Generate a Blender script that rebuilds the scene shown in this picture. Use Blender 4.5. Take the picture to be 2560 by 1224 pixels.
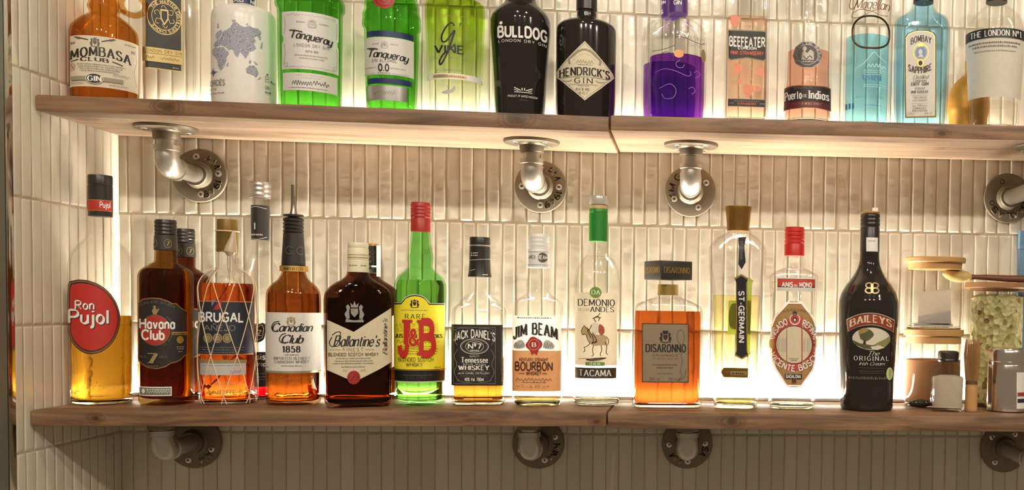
import bpy, bmesh, math, random
from mathutils import Vector, Matrix, noise

SC = bpy.context.scene
for o in list(bpy.data.objects): bpy.data.objects.remove(o)
COL = SC.collection
RND = random.Random(7)
PI = math.pi

# ------------------------------------------------------------------ camera
W, H = 2560.0, 1224.0
CAM = Vector((0.8601, -1.6312, 0.1493))
YAW, PITCH, ROLL = 0.0924, -0.0393, 0.0171
FPX, PPX, PPY = 2530.55, 1948.73, 869.01
_f = Vector((math.sin(YAW)*math.cos(PITCH), math.cos(YAW)*math.cos(PITCH), math.sin(PITCH)))
_r0 = Vector((math.cos(YAW), -math.sin(YAW), 0)); _u0 = _r0.cross(_f)
_r = math.cos(ROLL)*_r0 + math.sin(ROLL)*_u0
_u = -math.sin(ROLL)*_r0 + math.cos(ROLL)*_u0
cam = bpy.data.cameras.new('camera'); camo = bpy.data.objects.new('camera', cam); COL.objects.link(camo)
cam.sensor_fit = 'HORIZONTAL'; cam.sensor_width = 36.0; cam.lens = FPX*36.0/W
cam.shift_x = (W/2-PPX)/W; cam.shift_y = (PPY-H/2)/W; cam.clip_start = 0.05
camo.matrix_world = Matrix(((_r.x, _u.x, -_f.x, CAM.x), (_r.y, _u.y, -_f.y, CAM.y), (_r.z, _u.z, -_f.z, CAM.z), (0, 0, 0, 1)))
SC.camera = camo

# ------------------------------------------------------------------ exposure, world, room lamps
vs = SC.view_settings
vs.view_transform = 'Standard'; vs.look = 'None'; vs.gamma = 1.0; vs.use_curve_mapping = False
vs.exposure = 0.0
SC.cycles.max_bounces = 20; SC.cycles.transmission_bounces = 20; SC.cycles.glossy_bounces = 6
SC.cycles.diffuse_bounces = 4; SC.cycles.transparent_max_bounces = 40
SC.cycles.sample_clamp_indirect = 6.0
SC.cycles.use_denoising = True

LED_LOW, LED_UP = 760.0, 145.0          # emission of the two strips behind the bottles
wd = bpy.data.worlds.new('room'); SC.world = wd; wd.use_nodes = True
bg = wd.node_tree.nodes['Background']
bg.inputs[0].default_value = (1.0, 0.79, 0.55, 1); bg.inputs[1].default_value = 0.23

def lamp(name, loc, power, size, col=(1, .89, .74), aim=(0.75, 0, 0.2), ang=70):
    l = bpy.data.lights.new(name, 'SPOT'); l.energy = power; l.shadow_soft_size = size; l.color = col
    l.spot_size = math.radians(ang); l.spot_blend = 0.5
    o = bpy.data.objects.new(name, l); COL.objects.link(o); o.location = loc
    o.rotation_euler = (Vector(aim)-Vector(loc)).to_track_quat('-Z', 'Y').to_euler()
    return o
# ceiling spots of the bar, in front of and above the shelves, plus an added fill spot
for i, (x, y, z, p) in enumerate([(2.3, -1.7, 1.25, 42), (0.15, -2.3, 1.35, 46), (0.85, -2.6, 1.5, 56), (1.6, -2.4, 1.4, 40), (0.5, -1.2, 1.75, 16), (1.3, -1.1, 1.8, 16)]):
    lamp('ceiling_or_fill_spot', (x, y, z), p, 0.035, aim=(.1, -.1, .1) if x > 2 else (.75, 0, .2))  # the far-right spot is added only to brighten the left wall

# ------------------------------------------------------------------ photo geometry helpers
def proj(P):
    d = Vector(P)-CAM; z = d.dot(_f)
    return PPX+FPX*d.dot(_r)/z, PPY-FPX*d.dot(_u)/z
def ray(x, y):
    return _f + _r*((x-PPX)/FPX) - _u*((y-PPY)/FPX)
def at_Y(x, y, Y):
    d = ray(x, y); return CAM+d*((Y-CAM.y)/d.y)
def at_X(x, y, X):
    d = ray(x, y); return CAM+d*((X-CAM.x)/d.x)
def at_Z(x, y, Z):
    d = ray(x, y); return CAM+d*((Z-CAM.z)/d.z)

# ------------------------------------------------------------------ materials
MATS = {}
def lin(c):
    c = c/255.0
    return c/12.92 if c <= .04045 else ((c+.055)/1.055)**2.4
def rgb(c): return (lin(c[0]), lin(c[1]), lin(c[2]), 1)
def newmat(name):
    m = bpy.data.materials.new(name); m.use_nodes = True
    nt = m.node_tree; nt.nodes.clear()
    out = nt.nodes.new('ShaderNodeOutputMaterial')
    return m, nt, out
def pm(name, c, rough=.45, metal=0., spec=.5, coat=0., trans=0.):
    """plain painted / printed / metal surface with a faint mottling"""
    if name in MATS: return MATS[name]
    m, nt, out = newmat(name); b = nt.nodes.new('ShaderNodeBsdfPrincipled')
    n = nt.nodes.new('ShaderNodeTexNoise'); n.inputs['Scale'].default_value = 180
    tc = nt.nodes.new('ShaderNodeTexCoord'); nt.links.new(tc.outputs['Object'], n.inputs['Vector'])
    mx = nt.nodes.new('ShaderNodeMix'); mx.data_type = 'RGBA'
    cc = rgb(c); mx.inputs['A'].default_value = tuple(v*.93 for v in cc[:3])+(1,); mx.inputs['B'].default_value = tuple(min(1, v*1.06) for v in cc[:3])+(1,)
    nt.links.new(n.outputs['Fac'], mx.inputs['Factor']); nt.links.new(mx.outputs['Result'], b.inputs['Base Color'])
    b.inputs['Roughness'].default_value = rough; b.inputs['Metallic'].default_value = metal
    b.inputs['Specular IOR Level'].default_value = spec; b.inputs['Coat Weight'].default_value = coat
    if trans:
        t = nt.nodes.new('ShaderNodeBsdfTranslucent'); nt.links.new(mx.outputs['Result'], t.inputs['Color'])
        ms = nt.nodes.new('ShaderNodeMixShader'); ms.inputs[0].default_value = trans
        nt.links.new(b.outputs[0], ms.inputs[1]); nt.links.new(t.outputs[0], ms.inputs[2]); nt.links.new(ms.outputs[0], out.inputs[0])
    else: nt.links.new(b.outputs[0], out.inputs[0])
    MATS[name] = m; return m
def glass(name, c=(255, 255, 255), ior=1.45, rough=0.0, wave=0.0):
    if name in MATS: return MATS[name]
    m, nt, out = newmat(name); g = nt.nodes.new('ShaderNodeBsdfGlass')
    g.inputs['Color'].default_value = rgb(c); g.inputs['IOR'].default_value = ior; g.inputs['Roughness'].default_value = rough
    if wave:
        tc = nt.nodes.new('ShaderNodeTexCoord'); n = nt.nodes.new('ShaderNodeTexNoise'); n.inputs['Scale'].default_value = 45
        bp = nt.nodes.new('ShaderNodeBump'); bp.inputs['Strength'].default_value = wave; bp.inputs['Distance'].default_value = .004
        nt.links.new(tc.outputs['Object'], n.inputs['Vector']); nt.links.new(n.outputs['Fac'], bp.inputs['Height']); nt.links.new(bp.outputs[0], g.inputs['Normal'])
    nt.links.new(g.outputs[0], out.inputs[0]); MATS[name] = m; return m
def tglass(name, c=(255, 255, 255), wave=0.0, edge=.62):
    """thin-walled bottle glass: light goes straight through, tinted, darker where seen edge-on, with mirror reflection by Fresnel"""
    if name in MATS: return MATS[name]
    m, nt, out = newmat(name); N = nt.nodes.new; L = nt.links.new
    t = N('ShaderNodeBsdfTransparent'); g = N('ShaderNodeBsdfGlossy'); g.inputs['Roughness'].default_value = .03; fr = N('ShaderNodeMapRange'); pw = N('ShaderNodeMath'); pw.operation = 'POWER'; pw.inputs[1].default_value = 5.; fr.inputs['To Min'].default_value = .02; fr.inputs['To Max'].default_value = .45
    lw = N('ShaderNodeLayerWeight'); lw.inputs['Blend'].default_value = .5; cr = N('ShaderNodeValToRGB'); e = cr.color_ramp.elements
    c0 = rgb(c); e[0].position = 0.; e[0].color = c0; e[1].position = 1.; e[1].color = tuple(v**1.8*edge for v in c0[:3])+(1,)
    q = e.new(.72); q.color = tuple(v for v in c0[:3])+(1,); q = e.new(.9); q.color = tuple(v**1.2*.95 for v in c0[:3])+(1,)
    L(lw.outputs['Facing'], pw.inputs[0]); L(pw.outputs[0], fr.inputs['Value'])
    L(lw.outputs['Facing'], cr.inputs[0]); L(cr.outputs[0], t.inputs[0])
    if wave:
        tc = N('ShaderNodeTexCoord'); n = N('ShaderNodeTexNoise'); n.inputs['Scale'].default_value = 55; n.inputs['Detail'].default_value = 3
        bp = N('ShaderNodeBump'); bp.inputs['Strength'].default_value = wave; bp.inputs['Distance'].default_value = .004
        L(tc.outputs['Object'], n.inputs['Vector']); L(n.outputs['Fac'], bp.inputs['Height'])
        for s in (g, lw): L(bp.outputs[0], s.inputs['Normal'])
    ms = N('ShaderNodeMixShader'); L(fr.outputs[0], ms.inputs[0]); L(t.outputs[0], ms.inputs[1]); L(g.outputs[0], ms.inputs[2]); L(ms.outputs[0], out.inputs[0]); MATS[name] = m; return m
def liquid(name, c, dens=0.0):
    return glass(name, c, 1.34, 0, dens)

# ------------------------------------------------------------------ object helpers
def link(name, me, parent=None, mats=None):
    o = bpy.data.objects.new(name, me); COL.objects.link(o)
    if parent: o.parent = parent
    for m in (mats or []): me.materials.append(m)
    return o
def mesh_obj(name, verts, faces, mat, parent=None, smooth=True, sharp=35, idx=None):
    me = bpy.data.meshes.new(name); me.from_pydata([tuple(v) for v in verts], [], faces)
    mats = mat if isinstance(mat, (list, tuple)) else [mat]
    for m in mats: me.materials.append(m)
    if idx: me.polygons.foreach_set('material_index', idx)
    if smooth:
        me.polygons.foreach_set('use_smooth', [True]*len(me.polygons))
        me.set_sharp_from_angle(angle=math.radians(sharp))
    me.update()
    o = bpy.data.objects.new(name, me); COL.objects.link(o)
    if parent: o.parent = parent
    return o
def tag(o, label=None, cat=None, group=None, kind=None):
    if label: o['label'] = label
    if cat: o['category'] = cat
    if group: o['group'] = group
    if kind: o['kind'] = kind
    return o
def thing(name, label, cat, loc=(0, 0, 0), rz=0, group=None):
    o = bpy.data.objects.new(name, None); COL.objects.link(o); o.empty_display_size = .02
    o.location = loc; o.rotation_euler = (0, 0, rz)
    return tag(o, label, cat, group)

class MB:
    """collects shapes into one mesh"""
    def __init__(s): s.v = []; s.f = []; s.mi = []
    def add(s, vs, fs, mi=0):
        b = len(s.v); s.v += [tuple(v) for v in vs]
        for f in fs: s.f.append(tuple(i+b for i in f)); s.mi.append(mi)
        return s
    def box(s, x0, y0, z0, x1, y1, z1, bev=0, mi=0, M=None):
        bm = bmesh.new(); bmesh.ops.create_cube(bm, size=1)
        for v in bm.verts: v.co = Vector((x0+(v.co.x+.5)*(x1-x0), y0+(v.co.y+.5)*(y1-y0), z0+(v.co.z+.5)*(z1-z0)))
        if bev: bmesh.ops.bevel(bm, geom=list(bm.edges), offset=bev, segments=2, affect='EDGES', profile=.6)
        if M: bmesh.ops.transform(bm, matrix=M, verts=bm.verts)
        bm.verts.index_update(); s.add([v.co.copy() for v in bm.verts], [[v.index for v in f.verts] for f in bm.faces], mi); bm.free(); return s
    def lathe(s, prof, axis=None, seg=40, mi=0, n=2., k=1., cap0=True, cap1=True):
        """prof: (r, z[, n, k]); axis: Matrix placing local z"""
        vs = []; fs = []; M = axis or Matrix()
        for p in prof:
            r, z = p[0], p[1]; nn = p[2] if len(p) > 2 else n; kk = p[3] if len(p) > 3 else k
            for i in range(seg):
                t = 2*PI*i/seg; c, q = math.cos(t), math.sin(t)
                if nn != 2:
                    c = math.copysign(abs(c)**(2/nn), c); q = math.copysign(abs(q)**(2/nn), q)
                vs.append(M @ Vector((r*c, r*kk*q, z)))
        m = len(prof)
        for j in range(m-1):
            for i in range(seg):
                a = j*seg+i; b = j*seg+(i+1) % seg
                fs.append((a, b, b+seg, a+seg))
        if cap0: fs.append(tuple(range(seg-1, -1, -1)))
        if cap1: fs.append(tuple(range((m-1)*seg, m*seg)))
        return s.add(vs, fs, mi)
    def tube(s, pts, r, seg=8, mi=0, closed=False):
        pts = [Vector(p) for p in pts]; n = len(pts); vs = []; fs = []
        t0 = (pts[1]-pts[0]).normalized(); ref = Vector((0, 0, 1)) if abs(t0.z) < .9 else Vector((1, 0, 0))
        a = t0.cross(ref).normalized()
        for i, p in enumerate(pts):
            if closed: t = (pts[(i+1) % n]-pts[i-1]).normalized()
            else: t = (pts[min(i+1, n-1)]-pts[max(i-1, 0)]).normalized()
            a = (a-t*a.dot(t)).normalized(); b = t.cross(a)
            rr = r[i] if isinstance(r, (list, tuple)) else r
            for q in range(seg): vs.append(p+(a*math.cos(2*PI*q/seg)+b*math.sin(2*PI*q/seg))*rr)
        m = n if closed else n-1
        for j in range(m):
            for q in range(seg):
                j2 = (j+1) % n
                fs.append((j*seg+q, j*seg+(q+1) % seg, j2*seg+(q+1) % seg, j2*seg+q))
        if not closed: fs.append(tuple(range(seg-1, -1, -1))); fs.append(tuple(range((n-1)*seg, n*seg)))
        return s.add(vs, fs, mi)
    def build(s, name, mat, parent=None, smooth=True, sharp=35):
        return mesh_obj(name, s.v, s.f, mat, parent, smooth, sharp, s.mi if isinstance(mat, (list, tuple)) else None)
# ------------------------------------------------------------------ pen-stroke lettering (drawn by hand, cap height 10)
_bowl = '~o2.5,6.5 .6,5.4 0,3.2 .6,1 2.5,0 4.4,1 5,3.2 4.4,5.4'
_O = '~o4,10 1.2,8.6 0,5 1.2,1.4 4,0 6.8,1.4 8,5 6.8,8.6'
_hump = '~0,4.2 1,5.9 2.8,6.5 4.3,5.8 4.8,4 4.8,2 4.8,0'
FONT = {
'A': (8, '0,0 4,10 8,0', '1.4,3.4 6.6,3.4'), 'B': (7, '0,0 0,10', '~0,10 2,10 4.2,9.9 5.9,8.9 5.9,6.5 4.2,5.4 2,5.3 0,5.3', '~0,5.3 2,5.3 4.8,5.2 6.8,4 6.8,1.4 4.8,.1 2,0 0,0'),
'C': (7.6, '~7.6,8 6.3,9.6 4,10 1.2,8.6 0,5 1.2,1.4 4,0 6.3,.4 7.6,2'), 'D': (8, '0,0 0,10', '~0,10 2,10 4.6,9.8 7,8.4 8,5 7,1.6 4.6,.2 2,0 0,0'),
'E': (6, '6,10 0,10 0,0 6,0', '0,5.3 4.8,5.3'), 'F': (6, '6,10 0,10 0,0', '0,5.3 4.8,5.3'),
'G': (8, '~7.6,8.2 6.3,9.6 4,10 1.2,8.6 0,5 1.2,1.4 4,0 6.4,.5 7.8,1.8', '7.8,1.6 7.8,4.6 4.8,4.6'), 'H': (7.6, '0,0 0,10', '7.6,0 7.6,10', '0,5.2 7.6,5.2'),
'I': (0.4, '.2,0 .2,10'), 'J': (5, '~5,10 5,6 5,3 4.2,.8 2.4,0 .6,.8 0,2.6'), 'K': (7, '0,0 0,10', '6.6,10 0,3.8', '2.3,6 7,0'), 'L': (5.6, '0,10 0,0 5.6,0'),
'M': (9, '0,0 .4,10 4.5,1.5 8.6,10 9,0'), 'N': (7.6, '0,0 0,10 7.6,0 7.6,10'), 'O': (8, _O), 'P': (6.4, '0,0 0,10', '~0,10 2,10 4.6,9.8 6.4,8.6 6.4,6.2 4.6,4.9 2,4.7 0,4.7'),
'Q': (8, _O, '4.6,2.6 8.4,-1'), 'R': (7, '0,0 0,10', '~0,10 2,10 4.6,9.8 6.2,8.7 6.2,6.3 4.6,5.2 2,5 0,5', '3,5 7,0'),
'S': (6.6, '~6.2,8.2 5,9.7 3.2,10 1,9.2 .3,7.6 1.2,6.1 3.4,5.1 5.8,4 6.6,2.4 5.8,.7 3.4,0 1.2,.5 0,2'), 'T': (7.4, '0,10 7.4,10', '3.7,10 3.7,0'),
'U': (7.4, '~0,10 0,7 0,3.2 1.1,.8 3.7,0 6.3,.8 7.4,3.2 7.4,7 7.4,10'), 'V': (8, '0,10 4,0 8,10'), 'W': (11, '0,10 2.8,0 5.5,9 8.2,0 11,10'),
'X': (7.4, '0,10 7.4,0', '7.4,10 0,0'), 'Y': (7.6, '0,10 3.8,4.8 7.6,10', '3.8,4.8 3.8,0'), 'Z': (7, '0,10 7,10 0,0 7,0'),
'a': (5, _bowl, '5,6.5 5,0'), 'b': (5, '0,10 0,0', _bowl), 'c': (4.6, '~4.6,5.3 3.8,6.3 2.5,6.5 .6,5.4 0,3.2 .6,1 2.5,0 3.8,.2 4.6,1.2'), 'd': (5, '5,10 5,0', _bowl),
'e': (5, '~.1,3.4 2.5,3.4 4.9,3.4 4.4,5.6 2.5,6.5 .6,5.4 0,3.2 .6,1 2.7,0 4,.3 4.8,1.3'), 'f': (3.4, '~3.8,9.3 3,10 1.8,9.3 1.5,7.6 1.5,4 1.5,0', '0,6.3 3.2,6.3'),
'g': (5, _bowl, '~5,6.5 5,3 5,-.8 4.2,-2.6 2.4,-3 .4,-2.3'), 'h': (4.8, '0,10 0,0', _hump), 'i': (.4, '.2,6.5 .2,0', '.2,8.4 .2,9.5'),
'j': (1.4, '~1.2,6.5 1.2,3 1.2,-1 .6,-2.6 -.8,-3', '1.2,8.4 1.2,9.5'), 'k': (4.8, '0,10 0,0', '4.4,6.5 0,2.4', '1.6,3.8 4.8,0'), 'l': (.4, '.2,10 .2,0'),
'm': (8.6, '0,6.5 0,0', '~0,4.4 .8,6 2.3,6.5 3.8,5.8 4.3,4.2 4.3,2 4.3,0', '~4.3,4.4 5.1,6 6.6,6.5 8.1,5.8 8.6,4.2 8.6,2 8.6,0'), 'n': (4.8, '0,6.5 0,0', _hump), 'o': (5, _bowl),
'p': (5, '0,6.5 0,-3', _bowl), 'q': (5, '5,6.5 5,-3', _bowl), 'r': (3.2, '0,6.5 0,0', '~0,4.2 .8,5.8 2,6.5 3.3,6.2'),
's': (4.2, '~4,5.3 3.2,6.3 2.1,6.5 .7,6 .3,4.9 1,3.8 2.3,3.3 3.7,2.6 4.2,1.6 3.6,.5 2.1,0 .8,.3 0,1.2'), 't': (3.2, '~1.4,9 1.4,5 1.4,1.6 2,.3 3.3,.3', '0,6.5 3.2,6.5'),
'u': (4.8, '~0,6.5 0,4.5 0,2.2 .6,.6 2.2,0 3.9,.6 4.8,2.2', '4.8,6.5 4.8,0'), 'v': (5, '0,6.5 2.5,0 5,6.5'), 'w': (7.4, '0,6.5 1.9,0 3.7,6 5.5,0 7.4,6.5'), 'x': (4.8, '0,6.5 4.8,0', '4.8,6.5 0,0'),
'y': (4.8, '~0,6.5 0,4.5 0,2.2 .6,.6 2.2,0 3.9,.6 4.8,2.2', '~4.8,6.5 4.8,3 4.8,-.8 4,-2.6 2.4,-3 .4,-2.3'), 'z': (4.6, '0,6.5 4.6,6.5 0,0 4.6,0'),
'0': (6.4, '~o3.2,10 .9,8.5 0,5 .9,1.5 3.2,0 5.5,1.5 6.4,5 5.5,8.5'), '1': (3, '.4,8 2.4,10 2.4,0'), '2': (6, '~.2,7.6 1,9.4 3,10 5.2,9 5.6,7 4.4,4.6 2,2 0,0', '0,0 6,0'),
'3': (6, '~.2,8.6 1.4,9.8 3.4,10 5.4,8.8 5.2,6.4 3.2,5.3 2,5.2', '~2,5.2 4,5.2 5.8,4 6,2.4 5.2,.7 3,0 1.2,.4 0,1.6'), '4': (6.6, '4.8,0 4.8,10 0,3 6.6,3'),
'5': (6, '5.4,10 1,10 .6,5.6', '~.6,5.6 2.8,6.3 5,5.4 6,3.2 5,.8 2.8,0 1,.4 0,1.6'), '6': (6, '~5,9.6 3,9.4 1,7.2 .2,4 .8,1 3,0 5.2,1 6,3 5.2,5.2 3,6 1,5 .3,3.6'), '7': (6, '0,10 6,10 2,0'),
'8': (6, '~o3,5.4 .9,6.4 .5,8.2 1.3,9.6 3,10 4.7,9.6 5.5,8.2 5.1,6.4', '~o3,5.4 .6,4.4 0,2.4 1,.6 3,0 5,.6 6,2.4 5.4,4.4'), '9': (6, '~1,.4 3,.6 5,2.8 5.8,6 5.2,9 3,10 .8,9 0,7 .8,4.8 3,4 5,5 5.7,6.4'),
'.': (.6, '.3,0 .3,1'), ',': (.6, '.5,1 .1,-1.2'), "'": (.8, '.6,10.4 .2,8'), '-': (3, '0,4 3,4'), '%': (8, '~o1.8,10 .2,8 1.8,6 3.4,8', '~o6.2,4 4.6,2 6.2,0 7.8,2', '6.8,10 1.2,0'),
'&': (7.6, '~7.4,4 6,1.6 4,.2 1.8,.2 .2,2 .8,4.2 3.6,6.2 4.6,8 3.8,9.8 2.2,9.6 1.4,8 2.6,5.6 5,2.4 7.6,0'), ' ': (3.4,), ':': (.6, '.3,1 .3,2', '.3,5 .3,6'),
'É': (6, '6,10 0,10 0,0 6,0', '0,5.3 4.8,5.3', '2.4,11.4 4.2,13.2'), 'Ñ': (7.6, '0,0 0,10 7.6,0 7.6,10', '~1.6,11.6 2.8,12.6 4.6,11.8 6,12.8'), 'º': (3, '~o1.5,10 .2,8.4 1.5,6.8 2.8,8.4', '.2,5.4 2.8,5.4'),
}
def _spl(pts, closed):
    n = len(pts); out = []
    rng = range(n) if closed else range(n-1)
    for i in rng:
        p0 = pts[(i-1) % n] if closed or i > 0 else pts[0]
        p1 = pts[i]; p2 = pts[(i+1) % n]
        p3 = pts[(i+2) % n] if closed or i+2 < n else pts[n-1]
        for q in range(3):
            t = q/3.0
            out.append(tuple(.5*(2*p1[k]+(p2[k]-p0[k])*t+(2*p0[k]-5*p1[k]+4*p2[k]-p3[k])*t*t+(3*p1[k]-p0[k]-3*p2[k]+p3[k])*t**3) for k in (0, 1)))
    if not closed: out.append(pts[-1])
    return out
_GC = {}
def glyph(ch):
    if ch not in _GC:
        g = FONT.get(ch) or FONT.get(ch.upper()) or FONT['-']
        st = []
        for s in g[1:]:
            sm = s.startswith('~'); cl = s.startswith('~o'); s = s.lstrip('~').lstrip('o')
            pts = [tuple(float(v) for v in p.split(',')) for p in s.split()]
            st.append((_spl(pts, cl) if sm else pts, cl, sm))
        _GC[ch] = (g[0], st)
    return _GC[ch]
# style: thick, thin (share of cap height x10), pen angle, slant, serif, tracking
STY = {'sans': (1.25, 1.25, 0, 0, 0, 2.2), 'light': (.8, .8, 0, 0, 0, 2.6), 'bold': (2.2, 2.0, 0, 0, 0, 2.9), 'heavy': (2.7, 2.3, 0, 0, 0, 3.2), 'serif': (2.0, .65, 0, 0, 1, 3.1), 'serifb': (2.8, .9, 0, 0, 1, 3.7),
       'script': (1.25, .4, .25, .42, 0, 1.7), 'scriptb': (2.1, .6, .25, .36, 0, 2.0), 'gothic': (2.2, .5, -.7, 0, 0, 2.6), 'wide': (1.3, 1.3, 0, 0, 0, 5.0), 'wideserif': (1.5, .55, 0, 0, 1, 5.5)}
def ribbon(pts, wf, closed=False):
    """pts -> quads of a stroke whose width is wf(dx, dy); sharp corners start a new stroke"""
    if not closed and len(pts) > 2:
        for i in range(1, len(pts)-1):
            a, p, b = pts[i-1], pts[i], pts[i+1]
            d1 = (p[0]-a[0], p[1]-a[1]); d2 = (b[0]-p[0], b[1]-p[1]); l = math.hypot(*d1)*math.hypot(*d2)
            if l > 1e-12 and (d1[0]*d2[0]+d1[1]*d2[1])/l < -.35: return ribbon(pts[:i+1], wf)+ribbon(pts[i:], wf)
    n = len(pts); L = []; R = []
    for i in range(n):
        if closed: a, b = pts[i-1], pts[(i+1) % n]
        else: a, b = pts[max(i-1, 0)], pts[min(i+1, n-1)]
        p = pts[i]
        d1 = (p[0]-a[0], p[1]-a[1]); d2 = (b[0]-p[0], b[1]-p[1])
        l1 = math.hypot(*d1) or 0; l2 = math.hypot(*d2) or 0
        if l1 < 1e-9: d1, l1 = d2, l2
        if l2 < 1e-9: d2, l2 = d1, l1
        if l1 < 1e-9: continue
        d1 = (d1[0]/l1, d1[1]/l1); d2 = (d2[0]/l2, d2[1]/l2)
        n1 = (-d1[1], d1[0]); n2 = (-d2[1], d2[0])
        m = (n1[0]+n2[0], n1[1]+n2[1]); lm = math.hypot(*m)
        if lm < .35: m = n1; lm = 1.0; sc = 1.0
        else:
            m = (m[0]/lm, m[1]/lm); sc = min(1.7, 1/max(.3, m[0]*n1[0]+m[1]*n1[1]))
        w = .25*(wf(*d1)+wf(*d2))*sc
        L.append((p[0]+m[0]*w, p[1]+m[1]*w)); R.append((p[0]-m[0]*w, p[1]-m[1]*w))
    q = []
    k = len(L)
    for i in range(k if closed else k-1):
        j = (i+1) % k
        q.append((L[i], R[i], R[j], L[j]))
    return q
def text_quads(s, x0, x1, yb, h, style='sans', arch=0., slope=0., ydown=True):
    """lettering fitted between x0 and x1 on a baseline yb (photo px, y down)"""
    thick, thin, pen, slant, serif, track = STY[style]
    quads = []; cx = 0.
    for ch in s:
        w, st = glyph(ch)
        for pts, cl, sm in st:
            P = [(x+cx+slant*y, y) for x, y in pts]
            wf = lambda dx, dy: thin+(thick-thin)*abs(math.cos(pen)*dy-math.sin(pen)*dx)
            if not cl and len(P) >= 2 and not sm:      # square ends reach a little past the joint
                def ext(a, b, e):
                    l = math.hypot(a[0]-b[0], a[1]-b[1]) or 1
                    return (a[0]+(a[0]-b[0])/l*e, a[1]+(a[1]-b[1])/l*e)
                if serif == 0 and pen == 0:
                    P = P[:]
            quads += ribbon(P, wf, cl)
            if serif and not cl:
                for e, o in ((0, 1), (-1, -2)):
                    a, b = P[e], P[o]
                    if abs(a[1]-b[1]) > .8*abs(a[0]-b[0]) and (abs(a[1]) < .3 or abs(a[1]-10) < .3 or abs(a[1]-6.5) < .3 or abs(a[1]+3) < .3) and not (sm and ch in 'CSGcseat'):
                        hw = thick*.5+.75; yy = a[1]; sg = 1 if b[1] > a[1] else -1
                        quads.append(((a[0]-hw, yy), (a[0]+hw, yy), (a[0]+hw, yy+sg*.55), (a[0]-hw, yy+sg*.55)))
        cx += w+track
    cx -= track
    sx = (x1-x0)/max(cx, .1); sy = h/10.
    out = []
    xm = .5*(x0+x1); half = max(.5*(x1-x0), 1e-6)
    for q in quads:
        r = []
        for x, y in q:
            X = x0+x*sx; t = (X-xm)/half
            r.append((X, yb-y*sy+arch*t*t+slope*t))
        out.append(r)
    return out

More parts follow.
